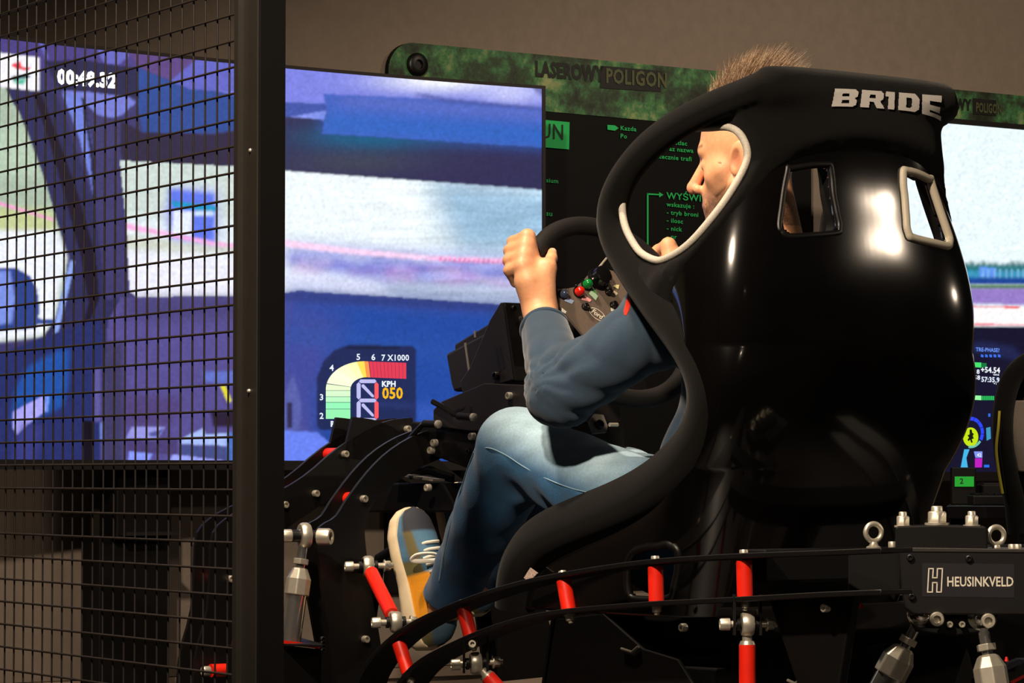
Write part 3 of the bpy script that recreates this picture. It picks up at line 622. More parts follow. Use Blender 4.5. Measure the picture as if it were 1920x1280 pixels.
# rim of the left side: photo position of the padded edge and its lateral distance
RIM = [(1560,150,.20),(1440,160,.235),(1335,196,.26),(1258,238,.272),(1200,284,.278),(1164,335,.28),(1142,385,.28),(1142,422,.28),(1156,458,.282),(1180,495,.285),(1212,538,.288),(1250,582,.29),(1290,632,.29),(1328,684,.288),(1345,735,.284),(1338,798,.28),(1300,862,.275),(1225,926,.27),(1115,968,.265),(1028,1000,.262),(985,1036,.26),(968,1082,.258),(966,1140,.256)]
rim = [loc(onv(x, y, -w)) for x, y, w in RIM]; rim[0] = (0.03, rim[0][1], rim[1][2]+0.012)
NR, NC = 250, 321
rm = np.array(rim); zq = np.minimum.accumulate(rm[:, 2]-np.arange(len(rm))*1e-5); zlo, zhi = zq.min(), zq.max()
tt = np.linspace(0, len(rm)-1, 900); zt_ = np.interp(tt, np.arange(len(rm)), zq); ut_ = np.interp(tt, np.arange(len(rm)), rm[:, 0]); vt_ = np.interp(tt, np.arange(len(rm)), rm[:, 1])
def sm1(a, k): b = np.pad(a, k, mode='reflect', reflect_type='odd'); return np.convolve(b, np.ones(2*k+1)/(2*k+1), 'valid')
for _ in range(2): zt_, ut_, vt_ = sm1(zt_, 22), sm1(ut_, 22), sm1(vt_, 22)
zt_ = np.minimum.accumulate(zt_); zlo, zhi = zt_.min(), zt_.max()
rt_ = (np.linspace(0, 1, NR)**1.25); rows = zhi+(zlo-zhi)*rt_; ur = np.interp(-rows, -zt_, ut_); wr = -np.interp(-rows, -zt_, vt_)
UB_ = [(0.40,0.16),(0.50,0.125),(0.62,0.075),(0.75,0.025),(0.88,-0.008),(0.98,-0.022),(1.08,-0.012),(1.18,0.008),(1.25,0.020),(1.33,0.015),(1.40,0.01),(1.46,0.02)]
UBz = np.linspace(0.4, 1.46, 220); UBu = sm1(sm1(np.interp(UBz, [t[0] for t in UB_], [t[1] for t in UB_]), 11), 11); UB = list(zip(UBz, UBu))
WS_ = [(0.40,.255),(0.5,.270),(0.70,.300),(0.9,.322),(1.03,.322),(1.15,.295),(1.22,.262),(1.27,.238),(1.33,.232),(1.39,.222),(1.46,.19)]       # half width of the shell at the back corner
WSz = np.linspace(0.4, 1.46, 220); WSw = sm1(sm1(np.interp(WSz, [t[0] for t in WS_], [t[1] for t in WS_]), 9), 9); WS_ = list(zip(WSz, WSw))
VV = np.zeros((NR, NC, 3)); QQ = np.zeros((NR, NC, 2))
ph = np.linspace(0, math.pi/2, 90)
for r in range(NR):
    z = rows[r]; ub = float(lerp_tab(UB, z)); Wb = float(lerp_tab(WS_, z)); Wf = wr[r]; uf = max(ur[r], ub+0.03)
    D = min(0.15, (uf-ub)*0.9); n = 2.9
    v1 = Wb*np.sin(ph)**(2/n); u1 = ub+D*(1-np.cos(ph)**(2/n))
    m = 70; t = np.linspace(0, 1, m)[1:]; u2 = ub+D+(uf-ub-D)*t; v2 = Wb+(Wf-Wb)*(t*t*(3-2*t))
    pu = np.concatenate([u1, u2]); pv = np.concatenate([v1, v2]); L = np.concatenate([[0], np.cumsum(np.hypot(np.diff(pu), np.diff(pv)))])
    q = np.linspace(0, L[-1], NC//2+1); U = np.interp(q, L, pu); Vt = np.interp(q, L, pv)
    VV[r, NC//2:, 0] = U; VV[r, NC//2:, 1] = Vt; VV[r, :NC//2+1, 0] = U[::-1]; VV[r, :NC//2+1, 1] = -Vt[::-1]; VV[r, :, 2] = z
bas = np.array([list(RF), list(RR), list(UP)]); WVtx = VV@bas+np.array(RO)
SPX, SPY = projn(WVtx)
half = np.arange(NC) <= NC//2
def facemask(mv): return (mv[:-1,:-1] & mv[:-1,1:] & mv[1:,1:] & mv[1:,:-1])
def anymask(mv): return (mv[:-1,:-1] | mv[:-1,1:] | mv[1:,1:] | mv[1:,:-1])
WIN = [(1232,268),(1275,248),(1330,238),(1372,240),(1394,256),(1404,292),(1392,334),(1354,394),(1306,453),(1272,480),(1242,490),(1212,478),(1188,446),(1170,400),(1166,366),(1180,322),(1204,290)]
colU = VV[:, :, 0]
side = half[None, :] & (VV[:, :, 1] < -0.14)
winv = inpoly(SPX, SPY, WIN) & side
HL = [(1474,322),(1484,316),(1545,308),(1556,316),(1562,370),(1572,425),(1562,438),(1480,444),(1464,434),(1460,418)]
HLin = [(1516+(x-1516)*0.92, 376+(y-376)*0.93) for x, y in HL]
backl = half[None, :] & (VV[:, :, 1] > -0.215) 
hol = inpoly(SPX, SPY, HLin) & backl
LATW = [(1186,1040),(1240,1022),(1268,1024),(1276,1045),(1268,1100),(1256,1122),(1196,1122),(1182,1108)]
hip = inpoly(SPX, SPY, LATW) & side
holes = winv | hol | hip; holes = holes | holes[:, ::-1]
COV = [(1638,273),(1560,272),(1505,284),(1455,306),(1425,336),(1385,385),(1330,445),(1285,495),(1262,545),(1262,600),(1000,600),(1000,60),(1900,60),(1900,273)]
cov = inpoly(SPX, SPY, COV) & half[None, :]; cov[:, NC//2] = SPY[:, NC//2] < 273; cov = cov | cov[:, ::-1]
bad = anymask(holes); fc = facemask(cov) & ~bad; fs_ = ~fc & ~bad
idx = np.arange(NR*NC).reshape(NR, NC); FQ = np.stack([idx[:-1,:-1], idx[1:,:-1], idx[1:,1:], idx[:-1,1:]], -1)
seat = empty('racing_seat', G(0.35, 0, 0.46), 'glossy black bucket racing seat with a padded halo headrest', 'seat')
def submesh(name, V, F, m, parent):
    F = F.reshape(-1, 4); used, inv = np.unique(F, return_inverse=True); o = fastmesh(name, V.reshape(-1, 3)[used], inv.reshape(-1, 4), m, parent); return o
# smooth surface normals
du = np.gradient(WVtx, axis=1); dv = np.gradient(WVtx, axis=0); NN = np.cross(du, dv); NN /= np.linalg.norm(NN, axis=2, keepdims=True)+1e-9
outv = WVtx-(np.array(RO)+np.array(RF)*0.25+np.array([0,0,1])*0)[None, None]; outv[..., 2] = 0
if (NN*outv).sum() < 0: NN = -NN
NN = boxblur(boxblur(NN, 9, 9), 9, 9); NN /= np.linalg.norm(NN, axis=2, keepdims=True)+1e-9
shell = submesh('shell', WVtx, FQ[fs_], M['gloss'], seat)
so = shell.modifiers.new('thick', 'SOLIDIFY'); so.thickness = 0.012; so.offset = 0
# fabric cover: a rounded pad grown round the upper part of the shell
covf = cov.astype(float); puff = boxblur(boxblur(covf, 11, 11), 11, 11); prad = 0.010+0.0165*np.clip((puff-0.5)/0.42, 0, 1); Vc = WVtx+NN*prad[..., None]
def pdist(PX_, PY_, poly):
    d = np.full(PX_.shape, 1e9)
    for i in range(len(poly)):
        x1, y1 = poly[i]; x2, y2 = poly[(i+1) % len(poly)]; t = np.clip(((PX_-x1)*(x2-x1)+(PY_-y1)*(y2-y1))/((x2-x1)**2+(y2-y1)**2), 0, 1); d = np.minimum(d, np.hypot(PX_-x1-t*(x2-x1), PY_-y1-t*(y2-y1)))
    return d
wd_px = np.where(side, pdist(SPX, SPY, WIN), 1e9); wd_px = np.minimum(wd_px, wd_px[:, ::-1]); near = wd_px < 9; prad = np.minimum(prad, 0.011+np.maximum(wd_px-9, 0)/1050*0.8); Vc = WVtx+NN*prad[..., None]
pm = cov & ~holes & ~near; pm[1::2] = False; pk = np.argwhere(pm); kd = kdtree.KDTree(len(pk)); prs = []
for n_, (r_, c_) in enumerate(pk): kd.insert(VV[r_, c_], n_); prs.append(prad[r_, c_])
kd.balance()
def padf(P):
    out = np.empty(len(P), np.float32)
    for i_, p in enumerate(P.tolist()): _, k, d_ = kd.find(p); out[i_] = d_-prs[k]
    return out
lo_ = VV[pm].min(0)-0.04; hi_ = VV[pm].max(0)+0.04
Vp, Fp = surfnet(padf, lo_, hi_, 0.006); Vp = relaxmesh(Vp, Fp, 5)
fastmesh('headrest_cover', Vp@bas+np.array(RO), Fp, M['cloth'], seat)
# padded rim tube all round
def rimcol(c, r0=0, r1=NR): return [Vector(WVtx[r, c]) for r in range(r0, r1, 3)]
left = rimcol(0); right = rimcol(NC-1); top = [Vector(WVtx[0, c]) for c in range(4, NC-4, 5)]
path = left[::-1]+top+right
A_ = np.array([list(p) for p in path]); d_ = np.concatenate([[0], np.cumsum(np.linalg.norm(np.diff(A_, axis=0), axis=1))]); e_ = np.linspace(0, d_[-1], 260); A_ = np.stack([np.interp(e_, d_, A_[:, i]) for i in range(3)], 1)
for _ in range(10): A_[1:-1] = (A_[:-2]+2*A_[1:-1]+A_[2:])/4
path = vs_(A_)
rad = [0.0+float(np.interp(p.z, [0.40,0.50,0.60,0.72,0.85,1.00,1.10,1.25,1.40], [0.036,0.042,0.049,0.050,0.046,0.040,0.031,0.0275,0.0265])) for p in path]
mb = MB(); mb.tube(path, rad, 14); mb.build('padded_edge', M['cloth'], seat)
# side cushion under the thigh edge and seat pan
mb = MB(); pan = []
zp = 0.60
ring = []
for t in np.linspace(0, 1, 12): ring.append((0.24+t*0.40, zp-0.05+0.06*t))
vs = []; fs = []; m = 12
for (u, z) in ring:
    for k in range(m+1):
        v = -0.14+0.28*k/m; vs.append(G(u, v, z+0.05*(2*abs(k/m-0.5))**2))
for i in range(len(ring)-1):
    for k in range(m): a = i*(m+1)+k; fs.append((a, a+1, a+m+2, a+m+1))
mb.add(vs, fs, True); o = mb.build('seat_cushion', M['cloth'], seat); so = o.modifiers.new('t', 'SOLIDIFY'); so.thickness = 0.06; so.offset = -1
# piping round the head window, frames round the belt slots
def surf(px, py, mask, lift=0.0, VS=None):
    dd = (SPX-px)**2+(SPY-py)**2; dd = np.where(mask, dd, 1e9); k = np.unravel_index(np.argmin(dd), dd.shape); return Vector((WVtx if VS is None else VS)[k]+NN[k]*lift)
def loop(pts, n=80):
    P = pts+pts[:3]; s_ = spline([(x, y, 0) for x, y in P], 600); per = 600*len(pts)//(len(P)-1)
    off = 600//(len(P)-1); s_ = s_[off:off+per]; return s_[np.linspace(0, len(s_)-1, n).astype(int), :2]
def smooth_loop(P, k=3):
    A = np.array([list(p) for p in P])
    for _ in range(k): A = (np.roll(A, 1, 0)+A*2+np.roll(A, -1, 0))/4
    return vs_(A)
def ring_tube(name, pts, mask, r, lift, m, n=90, sq=1.0, mirror=True, VS=None, drop=0.0):
    P = smooth_loop([surf(x, y, mask, lift-drop*max(np.clip((345-y)/60, 0, 1)*np.clip((1375-x)/50, 0, 1), np.clip((420-y)/70, 0, 1)*np.clip((1215-x)/30, 0, 1)), VS) for x, y in loop(pts, n)], 4); mb = MB(); mb.tube(P, r, 10, closed=True, sq=sq); mb.build(name, m, seat)
    if mirror:
        Q = []
        for p in P: u, v, z = loc(p); Q.append(G(u, -v, z))
        mb = MB(); mb.tube(Q, r, 10, closed=True, sq=sq); mb.build(name, m, seat)
ring_tube('window_piping', WIN, side, 0.0072, 0.009, M['piping'], drop=0.017)
ring_tube('belt_slot_frame', HL, backl, 0.0065, 0.002, M['satin'], mirror=False)
hr = [(2*0,0)]
P = [loc(surf(x, y, backl, 0.003)) for x, y in loop(HL, 90)]
mb = MB(); mb.tube(smooth_loop([G(u, -v, z)+RF*(-0.004) for u, v, z in P], 4), 0.008, 10, closed=True); mb.build('belt_slot_frame', mat('lightened_frame_rubber', (176,168,150), 0.5), seat)  # right frame coloured lighter to stand in for light falling on it
for sg in (1, -1):                                              # slot liners
    A = smooth_loop([Vector(G(u, sg*v, z)) for u, v, z in P], 4); B = [p+RF*0.035 for p in A]; n = len(A)
    mb = MB(); mb.add(A+B, [(i, (i+1) % n, n+(i+1) % n, n+i) for i in range(n)], True); mb.build('belt_slot_liner', M['matte'], seat)
ring_tube('hip_slot_frame', LATW, side, 0.008, 0.004, M['satin'])
# embroidered lettering on the back of the headrest
bmask = (np.abs(VV[:, :, 1]) < 0.19) & (SPY < 300)
def headpt(a, b_, t): 
    x = 1640+a*46+b_*6; y = 189-b_*44+a*46*0.073
    return surf_c(x, y)
cy_, cx_ = np.where(bmask)
def surf_c(px, py):
    dd = (SPX[bmask]-px)**2+(SPY[bmask]-py)**2; k = np.argsort(dd)[:6]; w = 1/(dd[k]+0.3); w /= w.sum()
    pts = Vc[bmask][k]+NN[bmask][k]*0.0025; return Vector((pts*w[:, None]).sum(0))
def slab_glyph(polys, x0):
    pass
GL = {'B':[[(0,.0),(.10,1),(1.0,1),(1.12,.85),(1.08,.6),(.95,.5),(1.05,.38),(1.02,.12),(.85,0)]],
      'R':[[(.0,0),(.08,1),(.95,1),(1.08,.85),(1.05,.55),(.9,.42),(1.1,0),(.75,0),(.6,.36),(.42,.36),(.4,0)]],
      '1':[[(.12,0),(.16,.72),(.0,.72),(.02,1),(.5,1),(.45,0)]],
      'D':[[(0,0),(.06,1),(.85,1),(1.08,.75),(1.02,.22),(.8,0)]],
      'E':[[(0,0),(.06,1),(1.05,1),(1.03,.76),(.45,.76),(.44,.62),(.98,.62),(.96,.38),(.42,.38),(.41,.24),(1.02,.24),(1.0,0)]]}
CUT = {'B':[[(.42,.62),(.44,.78),(.72,.78),(.72,.62)],[(.40,.2),(.42,.4),(.72,.4),(.72,.2)]],'R':[[(.42,.56),(.44,.78),(.70,.78),(.70,.56)]],'D':[[(.40,.22),(.43,.78),(.66,.78),(.70,.66),(.67,.3),(.6,.22)]]}
def grid_glyph(ch, x, w, h):
    n = 26; gx = np.linspace(-0.02, 1.16, n*2); gy = np.linspace(-0.0, 1.0, n); GX, GY = np.meshgrid(gx, gy); CXm = (GX[:-1,:-1]+GX[1:,1:])/2; CYm = (GY[:-1,:-1]+GY[1:,1:])/2
    k = np.zeros(CXm.shape, bool)
    for p in GL[ch]: k |= inpoly(CXm, CYm, p)
    for p in CUT.get(ch, []): k &= ~inpoly(CXm, CYm, p)
    return GX, GY, k
xcur = 1541
mbt = MB()
for ch, wd_ in (('B',46),('R',44),('1',38),('D',40),('E',38)):
    GX, GY, k = grid_glyph(ch, 0, 1, 1); H = 31; used = {}; 
    for i in range(k.shape[0]):
        for j in range(k.shape[1]):
            if k[i, j]:
                q = []
                for (a, b_) in ((i,j),(i,j+1),(i+1,j+1),(i+1,j)):
                    if (a, b_) not in used:
                        x = xcur+GX[a, b_]*wd_*0.93; y = 168+(x-1541)*0.072+H*(1-GY[a, b_]); used[(a, b_)] = len(mbt.v); mbt.v.append(surf_c(x, y))
                    q.append(used[(a, b_)])
                mbt.f.append(q); mbt.sm.append(True); mbt.mi.append(0)
    xcur += {'B':51,'R':47,'1':23,'D':43,'E':40}[ch]
mbt.build('lettering', M['logo'], seat)
# care tag sticking out under the thigh edge
mb = MB(); a = onv(981,1086,-0.285); mb.prism([onv(x, y, -0.285) for x, y in ((982,1083),(994,1064),(1008,1074),(992,1090))], RR*0.002); mb.build('care_tag', mat('printed_tag', (196,172,160), 0.8, var=0.4, scale=260), seat)
# ================================================================== motion simulator frame
def boltmesh(name, r, h, m, hexa=True):
    mb = MB(); mb.lathe((0,0,0), (0,0,1), [(0,r),(h*0.85,r),(h,r*0.88),(h,r*0.55),(h*0.45,r*0.5),(h*0.45,0.0002)], 16); return meshdata(mb, name, m)
def nutmesh(name, r, h, m):
    mb = MB(); mb.lathe((0,0,0), (0,0,1), [(0,r*1.25),(h*0.12,r*1.25),(h*0.12,r)], 18); mb.lathe((0,0,h*0.1), (0,0,1), [(0,r),(h*0.55,r),(h*0.62,r*0.86)], 6, False); mb.lathe((0,0,h*0.6), (0,0,1), [(0,r*0.6),(h*0.35,r*0.58),(h*0.4,r*0.45)], 14); return meshdata(mb, name, m)
B_cap = boltmesh('bolt', 0.0075, 0.011, M['zinc']); B_big = boltmesh('bolt', 0.017, 0.026, M['zinc']); B_nut = nutmesh('nut', 0.0085, 0.017, M['zinc']); B_mid = boltmesh('bolt', 0.010, 0.016, M['zinc'])
B_dome = nutmesh('nut', 0.0115, 0.026, M['zinc']); B_domeL = nutmesh('nut', 0.0165, 0.032, M['zinc']); B_blk = boltmesh('bolt', 0.006, 0.006, M['satin'])
rig = empty('simulator_frame', G(0.4, 0, 0.30), 'black steel racing simulator frame with red spacer tubes and silver bolts', 'simulator frame')
VR = -0.365
UPR = [(1682,1031),(1560,1036),(1400,1042),(1230,1054),(1060,1080),(960,1104),(870,1136),(790,1174),(735,1218),(702,1264),(690,1306)]
LOW = [(1682,1109),(1560,1114),(1400,1123),(1230,1132),(1060,1148),(960,1172),(880,1204),(812,1240),(774,1280),(760,1312)]
def strip(P, v, w, th):
    S = spline([onv(x, y, v) for x, y in P], 44); vs = []; fs = []; n = len(S)
    for i in range(n):
        t = Vector(S[min(i+1, n-1)]-S[max(i-1, 0)]).normalized(); nn = RR.cross(t); nn = nn if nn.z > 0 else -nn; c = Vector(S[i])
        vs += [c-RR*w-nn*th, c+RR*w-nn*th, c+RR*w+nn*th, c-RR*w+nn*th]
    for i in range(n-1):
        a = 4*i; b = a+4
        for k in range(4): fs.append((a+k, a+(k+1) % 4, b+(k+1) % 4, b+k))
    fs += [(0,1,2,3), (4*n-1,4*n-2,4*n-3,4*n-4)]; return vs, fs, S
def mirror(p): u, v, z = loc(p); return G(u, -v, z)
for (P, nm) in ((UPR, 'upper_rail'), (LOW, 'lower_rail')):
    vs, fs, S = strip(P, VR, 0.036, 0.0045)
    for mir in (False, True):
        mb = MB(); mb.add([mirror(p) if mir else p for p in vs], fs, True); mb.build(nm, M['satin'], rig, 0.0015)
SPC = [((1395,1050),(1397,1119)),((1229,1061),(1231,1128)),((1057,1088),(1067,1145)),((869,1142),(884,1198)),((748,1206),(766,1262))]
for (a, b) in SPC:
    A = onv(*a, VR-0.018); Bp = onv(*b, VR-0.018)
    for mir in (False, True):
        A2, B2 = (mirror(A), mirror(Bp)) if mir else (A, Bp); d = (A2-B2).normalized()
        mb = MB(); mb.cyl(A2, B2, 0.0137, 18); mb.build('spacer', M['red'], rig)
        inst('bolt', B_cap, rig, A2+d*0.007, d); inst('nut', B_nut, rig, B2-d*0.006, -d)
# seat mounting brackets below the seat
mb = MB(); mb.prism([onv(x, y, -0.27) for x, y in ((1042,1160),(1130,1150),(1205,1216),(1270,1236),(1310,1300),(1020,1300))], RR*0.008); mb.build('seat_bracket', M['matte'], rig, 0.002)
mb = MB(); mb.prism([onv(x, y, -0.22) for x, y in ((1110,1132),(1420,1140),(1430,1190),(1270,1236),(1130,1180))], RR*0.44); mb.build('seat_crossmember', M['matte'], rig, 0.004)
mb = MB(); p = onv(1340,1248,-0.20); mb.box(p-UP*0.03, RF, RR, UP, 0.06, 0.05, 0.03); mb.build('electronics_box', M['matte'], rig, 0.004)
inst('bolt', B_cap, rig, onv(1285,1176,-0.285), -RR); inst('bolt', B_cap, rig, onv(1552,1139,-0.37), -RR)
mb = MB(); mb.prism([onv(x, y, -0.34) for x, y in ((1440,1120),(1600,1112),(1570,1300),(1500,1300))], RR*0.02); mb.build('rear_side_plate', M['matte'], rig, 0.003)
for (x, y, l) in ((1165,1216,0.03),(1477,1275,0.02)):
    mb = MB(); p = onv(x, y, -0.275); mb.tube([p, p+RF*-l+UP*-0.005, p+RF*-l*1.6+UP*0.006], 0.003, 8); mb.build('cable_tie', M['greyframe'], rig)
eu, _, ez = loc(onv(1682,1031,VR)); _, _, ez2 = loc(onv(1682,1109,VR)); mb = MB(); mb.box(G(-0.05, 0, (ez+ez2)/2), RF, RR, UP, 0.03, 0.335, (ez-ez2)/2-0.006); mb.build('rear_crossmember', M['matte'], rig, 0.003)
# portal hoops: each a pair of curved plates across the frame
def hoop(outer, inner, u, du, gap, spac, names):
    S1 = spline([loc(onu(x, y, u)) for x, y in outer], 30); S2 = spline([loc(onu(x, y, u)) for x, y in inner], 30)
    ol = [(a[1], a[2]) for a in S1]; il = [(a[1], a[2]) for a in S2]
    top_v = ol[0][0]; 
    half = ol+il[::-1]                                              # from the top outer edge down the leg and back up
    for k, uu in enumerate((u, u+gap)):
        for mir in (1, -1):
            pts = [G(uu, mir*v, z) for v, z in half]; mb = MB(); n = len(ol); vs = []; fs = []
            for i in range(n):
                for (L_, dd) in ((ol, 0), (il, 0), (il, du), (ol, du)): vs.append(G(uu+dd, mir*L_[i][0], L_[i][1]))
            for i in range(n-1):
                a = 4*i; b = a+4
                for q in range(4): fs.append((a+q, a+(q+1) % 4, b+(q+1) % 4, b+q))
            fs += [(0,1,2,3), (4*n-1,4*n-2,4*n-3,4*n-4)]; mb.add(vs, fs); mb.build('hoop_plate', M['satin'], rig)
    for (x, y) in spac:
        p = onu(x, y, u); inst('bolt', B_cap, rig, p, -RF); mb = MB(); mb.cyl(p+RF*(du), p+RF*gap, 0.0135, 16); mb.build('spacer', M['red'], rig)
H1o = [(838,797),(780,815),(730,845),(690,884),(652,934),(630,968),(604,984),(592,1006),(600,1060),(606,1120),(620,1200),(636,1300)]
H1i = [(872,842),(820,862),(770,886),(728,915),(700,945),(686,975),(684,1000),(690,1060),(697,1110),(708,1170),(716,1220),(728,1300)]
hoop(H1o, H1i, 1.17, 0.008, 0.052, [(680,935),(683,1198)], 0)
H2o = [(773,783),(730,788),(684,808),(628,844),(576,888),(528,918),(470,946),(424,972),(398,1005),(394,1080),(388,1150),(368,1225),(362,1300)]
H2i = [(790,860),(740,865),(690,890),(640,920),(590,955),(545,985),(520,1010),(505,1040),(500,1060),(500,1120),(496,1180),(486,1240),(484,1300)]
hoop(H2o, H2i, 1.50, 0.008, 0.06, [(645,851),(762,804),(590,925),(532,946),(430,1085)], 0)
mb = MB(); p = onu(395,1257,1.47); mb.cyl(p, p+RR*0.05, 0.0135, 16); mb.build('spacer', M['red'], rig); inst('bolt', B_mid, rig, p-RR*0.004, -RR)
# deck under the wheel base
deckm = M['anod']
mb = MB(); mb.prism([onv(x, y, -0.13) for x, y in ((812,768),(828,752),(908,718),(990,722),(990,800),(880,808),(812,798))], RR*0.008); mb.build('deck_side_plate', deckm, rig, 0.002)
mb = MB(); mb.prism([onv(x, y, -0.12) for x, y in ((770,790),(880,800),(990,790),(990,850),(880,880),(800,850),(770,820))], RR*0.25); mb.build('deck_beam', M['matte'], rig, 0.004)
mb = MB(); mb.prism([onv(x, y, -0.12) for x, y in ((812,795),(908,722),(990,724),(990,790))], RR*0.24); mb.build('deck_plate', deckm, rig, 0.003)
for pts in (((842,774),(872,762),(870,767),(846,778)), ((880,764),(884,762),(886,776),(882,778))):
    mb = MB(); mb.prism([onv(x, y, -0.1305) for x, y in pts], RR*0.002); mb.build('slot', M['tvblack'], rig)
for (x, y) in ((818,830),(812,844),(889,818),(880,846),(959,742)): inst('bolt', B_blk if x == 880 else B_cap, rig, onv(x, y, -0.128), -RR)
mb = MB(); mb.prism([onv(x, y, -0.1) for x, y in ((640,905),(830,905),(860,960),(640,960))], RR*0.22); mb.build('pedal_beam', M['matte'], rig, 0.004)
mb = MB(); mb.prism([onv(x, y, -0.12) for x, y in ((735,890),(757,889),(812,898),(811,902))], RR*0.03); mb.build('cable_tray', M['greyframe'], rig)
inst('bolt', B_cap, rig, onv(806,914,-0.13), -RR)
for q in range(3):
    mb = MB(); mb.tube(vs_(spline([onv(x, y+q*5, -0.10+q*0.012) for x, y in ((770,885),(800,876),(825,884),(850,892))], 16)), 0.004, 8); mb.build('cable', M['matte'], rig)
# clamp levers
def lever(pts, r, head, hub):
    t = empty('clamp_lever', pts[0], 'black clamp lever with silver tip on the wheel deck' if hub else 'black clamp lever hanging over the curved plate', 'lever')
    mb = MB(); mb.tube(vs_(spline(pts, 18)), list(np.linspace(r*1.15, r*0.9, 18)), 10); mb.build('handle', mat('polished_black', (20,18,16), 0.22, 0.3), t)
    mb = MB(); d = (head-pts[-1]).normalized() if (head-pts[-1]).length > 1e-4 else RR; mb.cyl(pts[-1]-d*0.004, head, r*1.5, 14); mb.build('hub', M['satin'], t)
    mb = MB(); mb.lathe(head, d, [(0,r*1.6),(0.006,r*1.6),(0.008,r*0.9)], 16); mb.build('cap', M['zinc'], t)
lever([onv(812,753,-0.15), onv(832,764,-0.152), onv(848,776,-0.153), onv(862,780,-0.152)], 0.0052, onv(886,782,-0.15), True)
lever([onv(752,838,-0.15), onv(772,818,-0.153), onv(790,798,-0.153), onv(798,794,-0.152)], 0.0052, onv(820,795,-0.15), False)
# ---- rod ends and red link rods
def rod_end(mb_parent, c, ax, stem, R=0.021, r=0.0085):
    mb = MB(); mb.lathe(Vector(c)-Vector(ax)*0.010, ax, [(0,R*0.62),(0.0,R*0.88),(0.005,R),(0.015,R),(0.020,R*0.88),(0.020,R*0.62),(0,R*0.62)], 24); mb.build('rod_end', M['zinc'], mb_parent)
    mb = MB(); mb.ball(c, R*0.66); mb.build('ball', M['chrome'], mb_parent)
    mb = MB(); d = Vector(stem).normalized(); mb.cyl(Vector(c)+d*R*0.85, Vector(c)+d*(R+0.02), 0.0085, 14); mb.build('stem', M['zinc'], mb_parent)
def through_bolt(par, c, ax, l0, l1, m0=None):
    ax = Vector(ax).normalized(); mb = MB(); mb.cyl(Vector(c)-ax*l0, Vector(c)+ax*l1, 0.006, 12); mb.build('shank', M['zinc'], par)
    inst('bolt', B_mid, par, Vector(c)-ax*l0, -ax, scale=1.05); inst('nut', B_nut, par, Vector(c)+ax*(l1-0.006), ax, scale=1.15)
    for s_ in (-1, 1): mb = MB(); mb.lathe(Vector(c)+ax*(s_*0.016)-ax*0.003, ax, [(0,0.011),(0.006,0.011)], 18); mb.build('washer', M['satin'], par)
AX = Vector((0.93, 0.36, 0)).normalized()
def link_rod(pa, pb, label, ea=True, eb=False, r=0.0142, ax=AX):
    t = empty('link_rod', pb if pb.z < pa.z else pa, label, 'link rod', 'red link rods of the simulator'); d = (pb-pa).normalized(); a = pa+d*0.034 if ea else pa; b = pb-d*0.034 if eb else pb
    mb = MB(); mb.cyl(a, b, r, 20); mb.build('tube', M['red'], t)
    if ea: rod_end(t, pa, ax, d); through_bolt(t, pa, ax, 0.030, 0.038); mb = MB(); mb.lathe(pa+d*0.028, d, [(0,r*0.8),(0.006,r*0.98),(0.008,r)], 18); mb.build('weld', M['zinc'], t)
    if eb: rod_end(t, pb, ax, -d); through_bolt(t, pb, ax, 0.030, 0.034)
    return t
c1 = onv(1401,1170,VR-0.01); link_rod(c1, Vector((c1.x+0.0, c1.y, 0.05)), 'vertical red link rod hanging under the rail beside the seat', ax=Vector((0.99,0.1,0)))
c2 = onv(892,1243,VR-0.01); c2b = onv(940,1296,VR+0.02); link_rod(c2, c2+(c2b-c2)*3.2, 'slanting red link rod under the curved end of the rail', ax=Vector((0.98,0.15,0.06)))
c3 = onu(690,1061,1.13); c4 = onv(742,1166,VR-0.03); link_rod(c3, c4, 'short red link rod joining the upright and the rail, beside the shoe', True, True, ax=Vector((0.97,0.2,0.02)))
for (c, ) in ((c1,), (c2,)):                                        # clevis plates from the rail to the rod ends
    for s_ in (-1, 1):
        mb = MB(); a = c+Vector((0.022*s_, 0, 0)); mb.box(a+UP*0.016, Vector((1,0,0)), Vector((0,1,0)), UP, 0.0022, 0.013, 0.034); mb.build('clevis_plate', M['satin'], rig)
inst('bolt', B_cap, rig, c2+Vector((-0.006,-0.024,0.036)), Vector((0,-1,0.2)))
mb = MB(); mb.box(c3+RF*0.03, RR, RF, UP, 0.012, 0.03, 0.014); mb.build('clevis_block', M['satin'], rig)
# ---- actuators
def actuator(pj, dirn, length, r, label, ax, big=True):
    d = Vector(dirn).normalized(); length = max(length, (pj.z-0.02)/max(-d.z, 0.3)) if pj.y < 6 else length; t = empty('actuator', pj+d*length, label, 'actuator', 'linear actuators of the simulator')
    rod_end(t, pj, ax, d, 0.026); mb = MB(); mb.cyl(pj+d*0.02, pj+d*0.064, 0.0095, 16); mb.build('rod', M['chrome'], t)
    mb = MB(); mb.lathe(pj+d*0.046, d, [(0,0.017),(0.011,0.017)], 6, False); mb.build('lock_nut', M['zinc'], t, 0.001)
    mb = MB(); mb.lathe(pj+d*0.064, d, [(0,0.014),(0.004,r*0.82),(0.022,r*1.22),(0.054,r*1.22)], 8, False); mb.build('hex_cap', M['zinc'], t, 0.002)
    mb = MB(); mb.lathe(pj+d*0.116, d, [(0,r),(length-0.116,r)], 28); mb.build('chrome_tube', M['chrome'], t)
    return t
ja = onu(571,1004,1.13); actuator(ja, onu(546,1190,1.13)-ja, 0.21, 0.0205, 'chrome actuator with a rod end bolted to the curved upright', AX)
inst('bolt', B_big, rig, onu(598,1006,1.115), (AX*0.85-Vector((0,0.6,0))).normalized()); mb = MB(); mb.cyl(ja-AX*0.03, onu(606,1006,1.115), 0.012, 16); mb.build('pivot_pin', M['satin'], rig)
inst('bolt', B_mid, rig, ja-AX*0.028, -AX, scale=1.3)
